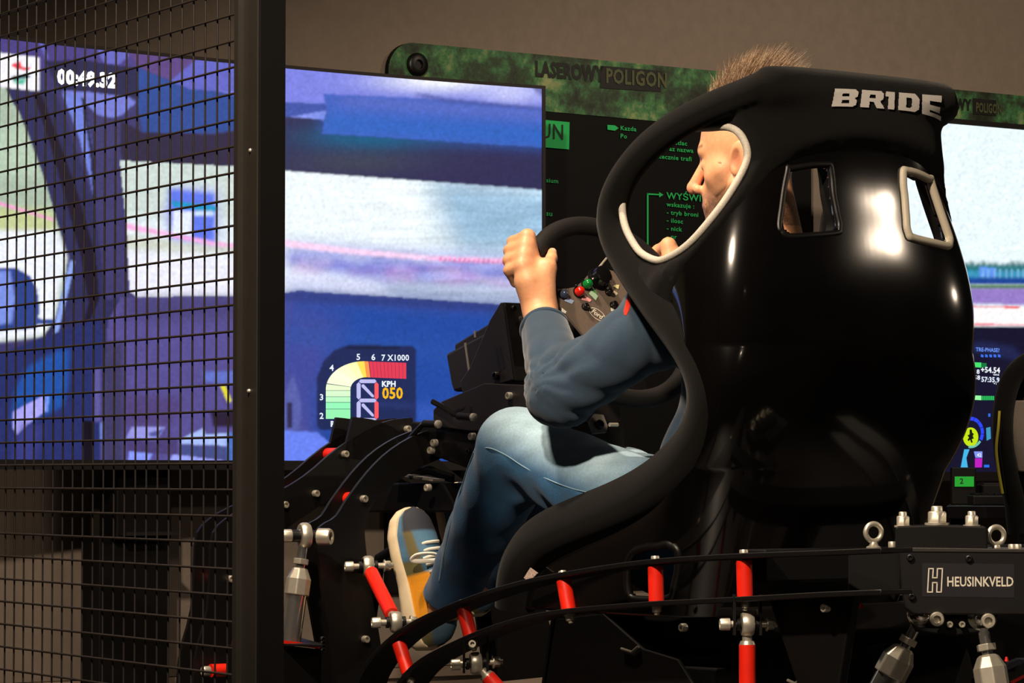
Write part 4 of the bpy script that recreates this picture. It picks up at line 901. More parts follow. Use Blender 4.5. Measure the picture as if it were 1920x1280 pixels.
# front foot of the base with a red edge
base = empty('base_plate', onu(570,1215,1.12), 'black base plate with a thin red edge below the chrome actuator', 'base plate')
mb = MB(); pz = onu(560,1204,1.12).z; q = [onz(x, y, pz) for x, y in ((440,1192),(545,1190),(604,1206),(604,1209),(520,1206),(440,1203))]; mb.prism(q, UP*-0.004); mb.build('plate', M['satin'], base)
mb = MB(); q = [onu(x, y, 1.10) for x, y in ((440,1202),(525,1199),(603,1209),(603,1216),(525,1207),(440,1209))]; mb.prism(q, RF*0.01); mb.build('red_edge', M['red'], base)
mb = MB(); q = [onu(x, y, 1.105) for x, y in ((440,1210),(525,1208),(603,1217),(598,1300),(440,1300))]; q[3].z = 0.0; q[4].z = 0.0; mb.prism(q, RF*0.03); mb.build('base_block', M['matte'], base)
for k in range(4): inst('bolt', B_blk, base, onu(604,1198+k*7,1.10), -RF)
# ---- rear actuator mount with maker's plate
YM = 5.33; BA = math.radians(-7); BX = Vector((math.cos(BA), math.sin(BA), 0)); BY = Vector((-math.sin(BA), math.cos(BA), 0))
b0 = at(1690, 1036, YM); ob = Vector((b0.x, b0.y, 0))
def bx(px, py, off=0.0): return onplane(px, py, ob+BY*off, BY)
rear = empty('actuator_mount', bx(1800, 1150, 0.05), 'black actuator mount box with white maker lettering, beside the chrome actuators', 'mount')
mb = MB(); mb.prism([bx(x, y) for x, y in ((1684,1030),(1962,1034),(1962,1153),(1712,1152),(1696,1140),(1690,1110))], BY*0.14); mb.build('housing', M['satin'], rear, 0.003)
mb = MB(); mb.prism([bx(x, y, -0.002) for x, y in ((1686,1026),(1964,1030),(1964,1036),(1686,1034))], BY*0.15); mb.build('top_plate', M['post'], rear, 0.001)
mb = MB(); mb.prism([bx(x, y, 0.03) for x, y in ((1590,1034),(1690,1030),(1690,1110),(1590,1116))], BY*0.09); mb.build('side_arm', M['matte'], rear, 0.003)
mb = MB(); mb.prism([bx(x, y, 0.02) for x, y in ((1679,990),(1683,986),(1762,984),(1848,987),(1852,992),(1852,1030),(1679,1028))], BY*0.09); mb.build('top_block', M['matte'], rear, 0.003)
m_lab = mat('dark_blue_label', (12,10,20), 0.5); mb = MB(); mb.add([bx(x, y, -0.0006) for x, y in ((1729,1055),(1902,1057),(1902,1120),(1729,1118))], [(0,1,2,3)]); mb.build('maker_plate', m_lab, rear)
m_wht = mat('cream_print', (212,206,190), 0.6)
def bl(a, b_, t, x=1775, y=1091, k=17.6, w=0.755): return bx(x+a*k/0.69*w, y-b_*k/0.69, -0.0012)
text_on('maker_lettering', 'HEUSINKVELD', m_wht, rear, bl, 1.0, 'LEFT', 1.02, 0.018)
SX = lambda x, y: (1738+(x-605)/3.37*1.0+1.5, 1065+(y-558)/3.37)
def hline(pts, w=2.6):
    for i in range(len(pts)-1):
        (x0, y0), (x1, y1) = pts[i], pts[i+1]; L_ = math.hypot(x1-x0, y1-y0); dx, dy = (x1-x0)/L_, (y1-y0)/L_; x0 -= dx*w/2; y0 -= dy*w/2; x1 += dx*w/2; y1 += dy*w/2; nx, ny = -dy*w/2, dx*w/2
        yield [(x0+nx,y0+ny),(x1+nx,y1+ny),(x1-nx,y1-ny),(x0-nx,y0-ny)]
hp1 = [SX(*p) for p in ((640,645),(668,645),(668,705),(694,705),(700,562),(664,562),(661,625),(632,625))]; hp2 = [SX(*p) for p in ((661,600),(632,600),(634,562),(612,562),(606,705),(634,705),(636,652),(668,652))]
mb = MB(); LG = [(612,560),(640,560),(636,618),(664,618),(666,560),(698,560),(690,708),(662,708),(664,648),(636,648),(634,708),(604,708),(612,560)]
for quad in hline([SX(*p) for p in LG], 2.2): mb.add([bx(x, y, -0.0012) for x, y in quad], [(0,1,2,3)])
o = mb.build('maker_logo', m_wht, rear); o['kind'] = 'stuff'
for (x, y) in ((1707,1045),(1817,1047),(1710,1118)): inst('bolt', B_blk, rear, bx(x, y, 0), -BY)
for (x, y, me) in ((1693,988,B_dome),(1757,984,B_domeL),(1822,987,B_dome)): inst('nut', me, rear, bx(x, y, 0.045), UP)
for (x, y) in ((1673,1026),(1898,1031),(1908,1031)): inst('bolt', B_cap, rear, bx(x, y, 0.03), UP, scale=0.9)
def eyebolt(x, y):
    c = bx(x, y, 0.05); t = empty('eye_bolt', c-UP*0.027, 'silver lifting eye bolt on the mount, left of the capped nuts' if x < 1700 else 'silver lifting eye bolt on the mount, past the capped nuts', 'eye bolt', 'lifting eyes')
    t['label'] = 'silver lifting eye bolt standing on the black side arm' if x < 1700 else 'silver lifting eye bolt standing on the mount above the lettering'
    mb = MB(); mb.torus(c, Vector((0.35,-1,0)), 0.0145, 0.0046, 28, 10); mb.build('ring', M['zinc'], t); mb = MB(); mb.lathe(c-UP*0.028, UP, [(0,0.0125),(0.004,0.0125),(0.006,0.008),(0.012,0.006)], 18); mb.build('collar', M['zinc'], t)
eyebolt(1638, 998); eyebolt(1868, 1004)
for (x, y) in ((1781,1170),(1804,1170)): inst('bolt', B_cap, rear, bx(x, y, 0.02), -BY, scale=0.75)
mb = MB(); mb.prism([bx(x, y, 0.025) for x, y in ((1700,1150),(1872,1150),(1858,1182),(1790,1192),(1715,1184))], BY*0.05); mb.build('pivot_bracket', M['matte'], rear, 0.003)
for (x, y) in ((1757,1160),(1853,1163)): inst('bolt', B_big, rear, bx(x, y, 0.0), -BY, scale=0.72)
ja = bx(1730,1150,0.035); actuator(ja, bx(1655,1290,0.035)-ja, 0.34, 0.0235, 'chrome actuator slanting outward under the mount box', BY)
ja = bx(1840,1156,0.035); actuator(ja, bx(1862,1290,0.02)-ja, 0.34, 0.0235, 'chrome actuator standing upright under the mount box', BY)
bf = empty('dark_fill_panels', at(1500, 1290, 6.4), 'added black panels darkening the gap under the racing seat', 'panels')  # black panels added to keep the gap under the seat dark
mb = MB(); mb.prism([at(x, y, 6.4) for x, y in ((1190,1150),(1828,1150),(1812,1215),(1700,1548),(1190,1548))], Vector((0,0.02,0))); mb.build('cross_panel', M['matte'], bf)
mb = MB(); mb.prism([at(x, y, 6.4) for x, y in ((1829,1150),(1990,1150),(1990,1548),(1900,1548),(1814,1215))], Vector((0,0.02,0))); mb.build('cross_panel', M['matte'], bf)
# rear foot with red edge on the far right
bp2 = empty('base_plate', at(1890,1275,5.6), 'black base plate with a thin red edge behind the upright chrome actuator', 'base plate')
mb = MB(); mb.prism([at(x, y, 5.6) for x, y in ((1840,1278),(1925,1240),(1960,1240),(1960,1640),(1840,1640))], Vector((0,0.12,0))); mb.build('plate', M['satin'], bp2)
mb = MB(); mb.prism([at(x, y, 5.595) for x, y in ((1893,1278),(1925,1262),(1925,1268),(1900,1281))], Vector((0,0.01,0))); mb.build('red_edge', M['red'], bp2)
for (x, y, Yd) in ((1615,1131,5.7),(1887,1231,5.8)):
    mb = MB(); p = at(x, y, Yd); mb.cyl(p-UP*0.008, p+UP*0.0, 0.004, 12, 0.002); mb.build('marker_cap', M['red'], rear)
# ================================================================== wheel base
TAU = math.radians(25); wu, _, wz = loc(onv(1146,584,0.0)); WC = G(wu, 0, wz); WNn = (-RF*math.cos(TAU)+UP*math.sin(TAU)).normalized(); WE = (RF*math.sin(TAU)+UP*math.cos(TAU)).normalized()
def onw(px, py, off=0.0): return onplane(px, py, WC+WNn*off, WNn)
wb = empty('wheel_base', onv(900,735,0.0), 'black direct-drive wheel base motor with side bracket on the deck', 'wheel base')
BVp = -0.085
mb = MB(); mb.prism([onv(x, y, BVp) for x, y in ((835,663),(930,612),(975,590),(990,700),(850,735),(845,720))], RR*0.17); mb.build('motor', M['anod'], wb, 0.006)
mb = MB(); mb.prism([onv(x, y, BVp+0.03) for x, y in ((852,645),(930,598),(960,590),(960,640),(852,660))], RR*0.11); mb.build('motor_top', M['anod'], wb, 0.004)
for pts in (((870,643),(873,642),(881,698),(878,700)), ((888,620),(891,619),(892,632),(889,633))):
    mb = MB(); mb.prism([onv(x, y, BVp-0.001 if pts[0][0] < 880 else BVp+0.029) for x, y in pts], RR*0.002); mb.build('seam', mat('silver_seam', (150,144,132), 0.4, 0.6), wb)
mb = MB(); mb.prism([onv(x, y, -0.115) for x, y in ((938,567),(946,568),(962,712),(868,742),(862,716),(880,690),(918,600))], RR*0.006); mb.build('side_bracket', M['anod'], wb, 0.002)
mb = MB(); A = [onv(941,567,-0.115), onv(962,714,-0.115)]; mb.prism([A[0], A[1], A[1]+RR*0.23, A[0]+RR*0.23], -RF*0.008); mb.build('front_plate', M['matte'], wb, 0.002)
for pts in (((927,655),(931,652),(940,695),(936,698)), ((934,650),(938,648),(947,688),(943,692))):
    mb = MB(); mb.prism([onv(x, y, -0.1155) for x, y in pts], RR*0.002); mb.build('slot', M['tvblack'], wb)
inst('bolt', B_blk, wb, onv(932,704,-0.116), -RR, scale=1.4); inst('bolt', B_blk, wb, onv(962,578,-0.1), -RF)
mb = MB(); mb.cyl(WC-WNn*0.02, WC-WNn*0.20, 0.03, 20); mb.build('shaft', M['matte'], wb)
# ================================================================== steering wheel
sw = empty('steering_wheel', WC-WE*0.21, 'black round steering wheel with a button plate held by the driver', 'steering wheel')
RW_ = 0.192
mb = MB(); mb.torus(WC, WNn, RW_, 0.0185, 72, 16); mb.build('rim', mat('black_suede_rim', (16,14,13), 0.75, spec=0.3, bump=0.2, bscale=900), sw)
m_cf = mat('carbon_plate', (96,84,74), 0.5, var=0.35, scale=420, stretch=(1,1,6))
plate = [(1046,541),(1062,541),(1078,538),(1094,526),(1108,510),(1130,502),(1150,508),(1168,530),(1182,560),(1180,600),(1160,630),(1130,650),(1118,652),(1104,640),(1082,614),(1062,590),(1048,572)]
mb = MB(); mb.prism([onw(x, y, 0.004) for x, y in plate], -WNn*0.005); mb.build('button_plate', m_cf, sw)
for (a, b) in (((1048,556),150),((1182,590),-25),((1124,650),-105),((1150,510),60)):
    pass
for ang in (165, 20, 275):
    d = (RR*math.cos(math.radians(ang))+WE*math.sin(math.radians(ang))); s_ = WNn.cross(d); mb = MB(); mb.prism([WC+d*0.05+s_*0.022, WC+d*(RW_)+s_*0.016, WC+d*(RW_)-s_*0.016, WC+d*0.05-s_*0.022], -WNn*0.006); mb.build('spoke', M['satin'], sw)
def knob(px, py, r, h, c, nm='button', ball=False):
    p = onw(px, py, 0.004); mb = MB()
    if ball: mb.lathe(p, WNn, [(0,r*1.0),(h*0.25,r),(h*0.6,r*0.95),(h*0.85,r*0.7),(h*0.97,r*0.35),(h,0.0004)], 20)
    else: mb.lathe(p, WNn, [(0,r*1.1),(h*0.3,r*1.1),(h*0.3,r),(h*0.92,r),(h,r*0.85)], 20)
    mb.build(nm, mat(nm+'_plastic', c, 0.18, coat=0.5), sw)
    mb = MB(); mb.lathe(p, WNn, [(0,r*1.25),(h*0.12,r*1.25),(h*0.12,r*0.9)], 18); mb.build('collar', M['matte'], sw)
knob(1055,553,0.0085,0.015,(52,62,84),ball=True); knob(1084,549,0.0098,0.017,(190,24,16),ball=True); knob(1099,535,0.0098,0.017,(8,110,44),ball=True)
knob(1121,524,0.0195,0.024,(12,11,11),'dial'); knob(1140,549,0.006,0.012,(14,12,12)); knob(1096,576,0.006,0.010,(14,12,12)); knob(1079,537,0.003,0.006,(14,12,12)); knob(1150,573,0.007,0.010,(14,12,12))
for pts, c in (((( 1061,556),(1076,564),(1072,570),(1058,564)),(150,170,205)), (((1092,552),(1109,562),(1106,566),(1090,562)),(214,150,150)), (((1110,543),(1121,555),(1117,563),(1104,550)),(180,214,180)), (((1107,540),(1113,541),(1120,551),(1108,546)),(60,130,70)), (((1132,534),(1142,540),(1140,543),(1131,536)),(226,220,214)), (((1147,541),(1158,550),(1155,554),(1146,546)),(196,178,160)), (((1152,534),(1161,534),(1159,542),(1150,537)),(206,196,140)), (((1053,577),(1062,584),(1060,588),(1053,584)),(216,210,204)), (((1145,577),(1152,578),(1151,584),(1146,583)),(206,204,186))):
    mb = MB(); mb.prism([onw(x, y, 0.0045) for x, y in pts], WNn*0.0006); mb.build('sticker', mat('sticker', c, 0.5), sw)
ec = (1120,589); ex = Vector((0.82,0.57)); ey = Vector((0.42,-0.80))
def oval(r, a): q = ex*(math.cos(a)*18*r)+ey*(math.sin(a)*9.5*r); return (ec[0]+q.x, ec[1]+q.y)
mb = MB(); n = 32; ring_ = [onw(*oval(1, 2*math.pi*i/n), 0.0052) for i in range(n)]+[onw(*oval(0.90, 2*math.pi*i/n), 0.0052) for i in range(n)]; mb.add(ring_, [(i, (i+1) % n, n+(i+1) % n, n+i) for i in range(n)]); mb.build('emblem_ring', m_wht, sw)
text_on('emblem_lettering', 'Ford', m_wht, sw, lambda a, b_, t: onw(ec[0]+ex.x*a*13+ey.x*b_*11+b_*3, ec[1]+ex.y*a*13+ey.y*b_*11, 0.0054), 1.0, 'CENTER', 0.95, 0.02)
mb = MB(); p = [onw(x, y, 0.01) for x, y in ((1118,512),(1124,500),(1132,490),(1137,484))]; mb.tube(p, 0.0022, 8); mb.build('toggle_lever', M['zinc'], sw)
mb = MB(); mb.prism([onw(x, y, -0.05) for x, y in ((1102,792),(1112,778),(1128,780),(1136,800),(1134,812),(1110,814))], WNn*0.006); mb.build('column_bracket', M['greyframe'], wb)
inst('bolt', B_blk, wb, onw(1122,797,-0.043), WNn, scale=1.5)
mb = MB(); p = onw(1143,796,-0.05); mb.cyl(p, p+RR*0.02, 0.004, 10); mb.build('bolt_shank', M['zinc'], wb)
# ================================================================== driver (worked out in simulator coordinates: forward, right, up)
def L3(p): return np.array(loc(p))
def toworld(V): return V@bas+np.array(RO)
mir3 = np.array([1,-1,1.0])
# joints
SHO = L3(onv(1258,590,-0.175)); ELB = L3(onv(1050,738,-0.295)); WRI = L3(onv(1013,583,-0.172))
HIP = L3(onv(1290,992,-0.11)); KNE = L3(onv(968,842,-0.20)); ANK = L3(onv(842,1120,-0.185))
KNR = KNE*mir3+np.array([0.10,-0.05,-0.075]); ANR = ANK*mir3+np.array([0.26,-0.06,0.05]); HIR = HIP*mir3
YAW = math.radians(25); PIT = math.radians(7); HE = L3(onv(1375,303,-0.10))
fd = np.array([math.cos(YAW)*math.cos(PIT), -math.sin(YAW)*math.cos(PIT), -math.sin(PIT)]); ld = np.array([-math.sin(YAW), -math.cos(YAW), 0]); ud = np.cross(fd, ld); ud = ud if ud[2] > 0 else -ud
Hrot = np.stack([fd, ld, ud]); HC = None
ear_world = onplane(1375, 303, G(0.30, 0, 0)+RR*(-0.068)+RF*(-0.0), RR)    # left ear
HC = np.array(loc(ear_world))-ld*0.080
NKB = np.array([0.25, 0.0, 1.075])
# wheel and grip frame
wn = np.array([-math.cos(TAU), 0, math.sin(TAU)]); we = np.array([math.sin(TAU), 0, math.cos(TAU)]); wr_ = np.array([0,1.0,0]); wc = np.array([wu, 0, wz])
th = math.radians(150); rho = math.cos(th)*wr_+math.sin(th)*we; tng = math.sin(th)*wr_-math.cos(th)*we; GP = wc+rho*RW_
def hp_(r, n, t): return GP+rho*r+wn*n+tng*t
FING = []
for k, (t0, sc, rr) in enumerate(((0.034,1.04,0.0115),(0.011,1.10,0.0117),(-0.012,1.04,0.0113),(-0.034,0.92,0.0102))):
    mcp = hp_(0.036-0.002*k, 0.026-0.002*k, t0); pip = hp_(0.044*sc, -0.012, t0*1.05+0.003); dip = hp_(0.012, -0.033*sc, t0*1.05+0.002); tip = hp_(-0.014*sc, -0.027, t0*1.0)
    FING.append((mcp, pip, dip, tip, rr))
TH = [WRI*0.72+hp_(-0.012,0.04,-0.03)*0.28+wn*0.008, hp_(-0.016,0.036,-0.018), hp_(-0.024,0.028,0.016), hp_(-0.029,0.016,0.042)]
pc_ = (FING[0][0]+FING[3][0])/2; dir_h = (pc_-WRI)/np.linalg.norm(pc_-WRI); side_h = FING[0][0]-FING[3][0]; side_h = side_h-dir_h*(side_h@dir_h); side_h /= np.linalg.norm(side_h)
def hand(P):
    pc = (FING[0][0]+FING[3][0])/2
    d = smin(rc(P, WRI+side_h*0.008, WRI+(pc-WRI)*0.5+side_h*0.016, 0.027, 0.028), rc(P, WRI-side_h*0.008, WRI+(pc-WRI)*0.5-side_h*0.014, 0.027, 0.028), 0.02)
    for k, f in enumerate(FING):
        base = WRI+(f[0]-WRI)*0.30; d = smin(d, rc(P, base, f[0], 0.020, 0.0145), 0.014)
    d = smin(d, rc(P, TH[0], TH[1], 0.020, 0.0145), 0.018)
    d = smin(d, rc(P, WRI*0.6+pc*0.4, TH[1], 0.022, 0.013), 0.016)
    g = rc(P, TH[1], TH[2], 0.0135, 0.0115); g = smin(g, rc(P, TH[2], TH[3], 0.0115, 0.0092), 0.004); d = smin(d, g, 0.008)
    for (a, b, c, e, r) in FING:
        g = rc(P, a, b, r*1.22, r*1.05); g = smin(g, rc(P, b, c, r*1.05, r*0.95), 0.004); g = smin(g, rc(P, c, e, r*0.95, r*0.82), 0.004); g = np.minimum(g, np.linalg.norm(P-a, axis=1)-r*1.3); d = smin(d, g, 0.008)
    return d
def headf(Q):                                                   # head coordinates: forward, left, up from the ear line
    d = el(Q, (-0.008,0,0.048), (0.098,0.076,0.092)); d = smin(d, el(Q, (0.030,0,-0.035), (0.062,0.054,0.082)), 0.03)
    d = smin(d, rc(Q, (0.084,0,-0.038), (0.080,0,-0.090), 0.019, 0.019), 0.014)
    A = np.abs(Q); Qs = Q.copy(); Qs[:, 1] = A[:, 1]
    d = smin(d, rc(Qs, (0.005,0.052,-0.050), (0.070,0.016,-0.104), 0.022, 0.021), 0.02); d = smin(d, rc(Qs, (0.078,0.0,-0.105), (0.080,0.010,-0.105), 0.017, 0.016), 0.015)
    d = smin(d, rc(Qs, (0.074,0.034,0.038), (0.084,0.004,0.036), 0.012, 0.012), 0.016)
    d = smin(d, rc(Qs, (0.052,0.046,-0.014), (0.036,0.056,-0.008), 0.016, 0.014), 0.03)
    d = smax(d, -(np.linalg.norm(Qs-np.array((0.103,0.033,0.010), np.float32), axis=1)-0.018), 0.012)
    d = smin(d, np.linalg.norm(Qs-np.array((0.0725,0.032,0.010), np.float32), axis=1)-0.0130, 0.003)
    d = smin(d, rc(Q, (0.090,0,0.020), (0.119,0,-0.020), 0.0085, 0.0110), 0.008); d = smin(d, np.linalg.norm(Q-np.array((0.121,0,-0.024), np.float32), axis=1)-0.0112, 0.006)
    d = smin(d, np.linalg.norm(Qs-np.array((0.106,0.0125,-0.029), np.float32), axis=1)-0.0088, 0.006); d = smax(d, -(np.linalg.norm(Qs-np.array((0.112,0.007,-0.038), np.float32), axis=1)-0.0045), 0.003)
    d = smin(d, rc(Qs, (0.088,0.019,-0.064), (0.098,0.002,-0.061), 0.0055, 0.0062), 0.008); d = smin(d, rc(Qs, (0.086,0.017,-0.074), (0.095,0.002,-0.075), 0.0055, 0.0064), 0.008)
    ca, sa = math.cos(0.30), math.sin(0.30); E_ = np.array([[ca,0,sa],[0.25,0.968,0],[-sa,0,ca]], np.float32)
    e = el(Qs, (-0.012,0.083,0.004), (0.021,0.0075,0.035), E_); e = smax(e, -el(Qs, (-0.007,0.090,0.002), (0.0115,0.009,0.021), E_), 0.004); d = smin(d, e, 0.005)
    return d
def toH(P): return ((P-HC.astype(np.float32))@Hrot.T.astype(np.float32)).astype(np.float32)
def bodyf(P):
    P = P.astype(np.float32); Pm = P.copy(); Pm[:, 1] = -np.abs(P[:, 1])                # arms and legs are symmetric
    d = headf(toH(P)); nb = HC+fd*-0.02+ud*-0.055; d = smin(d, rc(P, nb, NKB, 0.055, 0.062), 0.03)
    t = el(P, (0.275,0,0.90), (0.10,0.155,0.19)); t = smin(t, el(P, (0.345,0,0.70), (0.10,0.14,0.13)), 0.06); t = smin(t, rc(Pm, (0.26,0,1.02), SHO, 0.055, 0.050), 0.05); d = smin(d, t, 0.04)
    a = rc(Pm, SHO, ELB, 0.046, 0.038); a = smin(a, rc(Pm, ELB, WRI, 0.042, 0.031), 0.015); a = smin(a, hand(Pm), 0.014); d = smin(d, a, 0.02)
    g = None
    for (h_, k_2, a_2) in ((HIP, KNE, ANK), (HIR, KNR, ANR)):
        q = rc(P, h_, k_2, 0.070, 0.050); q = smin(q, rc(P, k_2, a_2, 0.050, 0.036), 0.02); q = smin(q, rc(P, a_2, a_2+np.array((0.03,0,-0.05)), 0.036, 0.03), 0.02); g = q if g is None else np.minimum(g, q)
    return smin(d, g, 0.03)
man = empty('person', G(0.45, 0, 0.55), 'person in a slate blue sweater and jeans steering, seated in the racing seat', 'person')
V, F = surfnet(bodyf, (0.10,-0.42,0.34), (1.40,0.42,1.52), 0.003)
V = relaxmesh(V, F, 1)
Q = toH(V.astype(np.float32)); cols = np.tile(np.array(srgb((224,162,120))[:3]), (len(V), 1))
def blend(mask, c, a):
    w = np.clip(mask*a, 0, 1)[:, None]; cols[:] = cols*(1-w)+np.array(srgb(c)[:3])*w
isH = (np.abs(Q[:, 0]) < 0.16) & (np.abs(Q[:, 1]) < 0.13) & (Q[:, 2] > -0.13) & (Q[:, 2] < 0.2)
ns = np.random.rand(len(V))
beard = isH*np.clip((-0.030-Q[:, 2]-0.25*np.clip(0.02-Q[:, 0], 0, 1))/0.03, 0, 1)*np.clip((0.112-Q[:, 0])/0.012, 0, 1)*(Q[:, 2] > -0.14); blend(beard*(0.45+0.5*ns), (96,76,62), 0.9)
blend(isH*np.exp(-((Q[:, 0]-0.118)**2+Q[:, 1]**2+(Q[:, 2]+0.024)**2)/0.00030), (226,128,110), 0.6)
blend(isH*np.exp(-((np.abs(Q[:, 1])-0.087)**2/0.0002+(Q[:, 0]+0.008)**2/0.0002+(Q[:, 2])**2/0.0005)), (150,74,56), 0.7)
blend(isH*(np.clip((Q[:, 2]-0.055+0.25*Q[:, 0])/0.02, 0, 1))*(0.3+0.7*ns), (120,94,74), 0.30)
ey_ = isH*((np.abs(Q[:, 1])-0.032)**2+(Q[:, 0]-0.088)**2+(Q[:, 2]-0.010)**2 < 0.010**2); blend(ey_, (214,206,200), 0.9); blend(isH*((np.abs(Q[:, 1])-0.032)**2+(Q[:, 0]-0.090)**2+(Q[:, 2]-0.010)**2 < 0.0055**2), (40,34,30), 1.0)
blend(isH*np.clip(1-np.abs(Q[:, 2]-0.040-0.1*np.abs(Q[:, 1]))/0.006, 0, 1)*(Q[:, 0] > 0.07)*(np.abs(Q[:, 1]) > 0.008)*(np.abs(Q[:, 1]) < 0.052), (86,66,54), 0.8)
blend(isH*np.clip(1-np.abs(Q[:, 2]+0.068)/0.010, 0, 1)*(Q[:, 0] > 0.093), (176,96,86), 0.6)
blend(isH*(((Q[:, 0]-0.030)**2+(Q[:, 2]-0.004)**2) < 0.0026**2)*(Q[:, 1] > 0), (96,56,40), 0.9)
Vm = V.copy(); Vm[:, 1] = -np.abs(V[:, 1])
for (a, b, c, e, r) in FING: blend(np.exp(-((Vm-a)**2).sum(1)/0.00016), (222,150,122), 0.5)
dth = TH[3]-TH[2]; dth /= np.linalg.norm(dth); npos = TH[3]+dth*0.001+wn*0.009; blend(((Vm-npos)**2).sum(1) < 0.0068**2, (236,190,168), 0.8)
body = fastmesh('body', toworld(V), F, M['skin'], man, True, cols)
# ---- sweater
def foldnoise(P, fx, ph_): return np.sin(P[:, 0]*fx[0]+P[:, 1]*fx[1]+P[:, 2]*fx[2]+ph_)
CUFF = ELB+(WRI-ELB)*0.80
def shirtf(P):
    P = P.astype(np.float32); Pm = P.copy(); Pm[:, 1] = -np.abs(P[:, 1])
    t = el(P, (0.275,0,0.90), (0.125,0.185,0.215)); t = smin(t, el(P, (0.345,0,0.71), (0.135,0.175,0.15)), 0.07); t = smin(t, rc(Pm, (0.255,0,1.00), SHO, 0.085, 0.074), 0.05)
    t = smin(t, rc(P, (0.25,0,1.02), NKB+np.array((0.0,0,0.01)), 0.085, 0.066), 0.03)
    ax = ELB-SHO; la = np.linalg.norm(ax); ax = ax/la; s1 = (Pm-SHO.astype(np.float32))@ax.astype(np.float32); fx = WRI-ELB; lf = np.linalg.norm(fx); fx = fx/lf; s2 = (Pm-ELB.astype(np.float32))@fx.astype(np.float32)
    side = np.cross(ax, fx); side /= np.linalg.norm(side); inn = (fx-ax); inn /= np.linalg.norm(inn); q1 = (Pm-ELB.astype(np.float32))@side.astype(np.float32); q2 = (Pm-ELB.astype(np.float32))@inn.astype(np.float32)
    ang = np.arctan2(q1, q2+0.03)
    a = rc(Pm, SHO, ELB, 0.074, 0.060); f = rc(Pm, ELB, CUFF, 0.060, 0.044); a = smin(a, f, 0.022)
    w1 = np.exp(-((s1-la*0.86)/0.085)**2); w2 = np.exp(-((s2-0.05)/0.085)**2); rad_ = np.arctan2(s2+0.02, -(s1-la)+0.02)
    fz = lambda x: (np.abs(np.sin(x))-0.6)
    a = a-0.015*w2*w1*fz(rad_*6.5+1.3*np.sin(q1*26))-0.0055*w2*fz(s2*62+q1*22+0.8*np.sin(q2*40))-0.0060*w1*fz(s1*46-q1*30+0.8)
    a = smax(a, ((Pm-CUFF.astype(np.float32))@fx.astype(np.float32)), 0.006)
    t = t-0.010*(np.abs(np.sin(P[:, 2]*34+P[:, 0]*46+1.4*np.sin(P[:, 1]*24)))-0.6)*np.clip((0.98-P[:, 2])/0.15, 0, 1)
    d = smin(t, a, 0.035); wr2 = np.exp(-((s1-0.03)/0.06)**2); return d-0.007*wr2*(np.abs(np.sin(s1*55+q1*40))-0.6)
V, F = surfnet(shirtf, (0.08,-0.46,0.50), (0.84,0.46,1.16), 0.005)
sh = fastmesh('sweater', toworld(relaxmesh(V, F, 1)), F, M['shirt'], man, True)
# rolled cuff edge
fxd = (WRI-ELB)/np.linalg.norm(WRI-ELB); e1 = np.cross(fxd, [0,0,1.0]); e1 /= np.linalg.norm(e1); e2 = np.cross(fxd, e1)
for sg in (1, -1):
    mb = MB(); ring_ = [(CUFF-fxd*0.006+e1*0.0425*math.cos(q)+e2*0.0425*math.sin(q))*np.array([1,sg,1]) for q in np.linspace(0, 2*math.pi, 40, endpoint=False)]
    mb.tube([G(*p) for p in ring_], 0.006, 8, closed=True); mb.build('cuff', M['shirt'], sh)
# red badge on the sleeve near the shoulder
def hit(px, py, f, t0=5.0, t1=7.2):
    d = ray(px, py); d = d/d.y; t = np.arange(t0, t1, 0.002); P_ = np.array([list(CP+d*x) for x in t]); Q_ = (P_-np.array(RO))@bas.T; v = f(Q_.astype(np.float32)); k = int(np.argmax(v < 0)); return CP+d*float(t[k])
bc_ = hit(1178, 574, shirtf); q0 = np.array(loc(bc_)); e_ = np.eye(3)*0.004; gn = np.array([float(shirtf(np.array([q0+e]))[0]-shirtf(np.array([q0-e]))[0]) for e in e_]); gw = Vector(gn@bas).normalized()
bxv = (RR*0.75-UP*0.66); bxv = (bxv-gw*bxv.dot(gw)).normalized(); byv = gw.cross(bxv)
mb = MB(); mb.prism([bc_+bxv*(0.017*x)+byv*(0.0075*y)-gw*0.006 for x, y in ((-1,-.5),(-.7,-1),(.6,-1),(1,-.4),(1,.5),(.5,1),(-.6,1),(-1,.4))], gw*0.0085); mb.build('badge', mat('red_badge', (222,52,30), 0.7), sh)
# ---- jeans
def legf(P, H_, K_, A_):
    g = rc(P, H_, K_+np.array((-0.01,0,0.0)), 0.096, 0.075); s = (P-K_.astype(np.float32)); ax = A_-K_; la = np.linalg.norm(ax); ax = ax/la; s2 = s@ax.astype(np.float32); tx = K_-H_; tl = np.linalg.norm(tx); tx = tx/tl; s1 = (P-H_.astype(np.float32))@tx.astype(np.float32)
    c = rc(P, K_, A_, 0.073, 0.052); cm = rc(P, K_+ax*0.08+np.array((-0.018,0,0)), K_+ax*0.20+np.array((-0.014,0,0)), 0.066, 0.058); c = smin(c, cm, 0.03); g = smin(g, c, 0.035)
    fz = lambda x: np.abs(np.sin(x))-0.6
    wk = np.exp(-((s2-0.06)/0.08)**2); bk = np.clip(0.5-(P[:, 0]-K_[0])/0.06, 0, 1)
    g = g-0.004*wk*bk*np.sin(s2*60+P[:, 1]*40+2.0*np.sin(P[:, 0]*30))-0.0012*np.exp(-((s2-la)/0.10)**2)*fz(s2*44+P[:, 0]*30)-0.007*np.exp(-((s1-0.06)/0.09)**2)*fz(s1*36+P[:, 2]*30)-0.0014*np.sin(s2*34+P[:, 0]*70+P[:, 1]*40)
    return g, s2-la-0.012
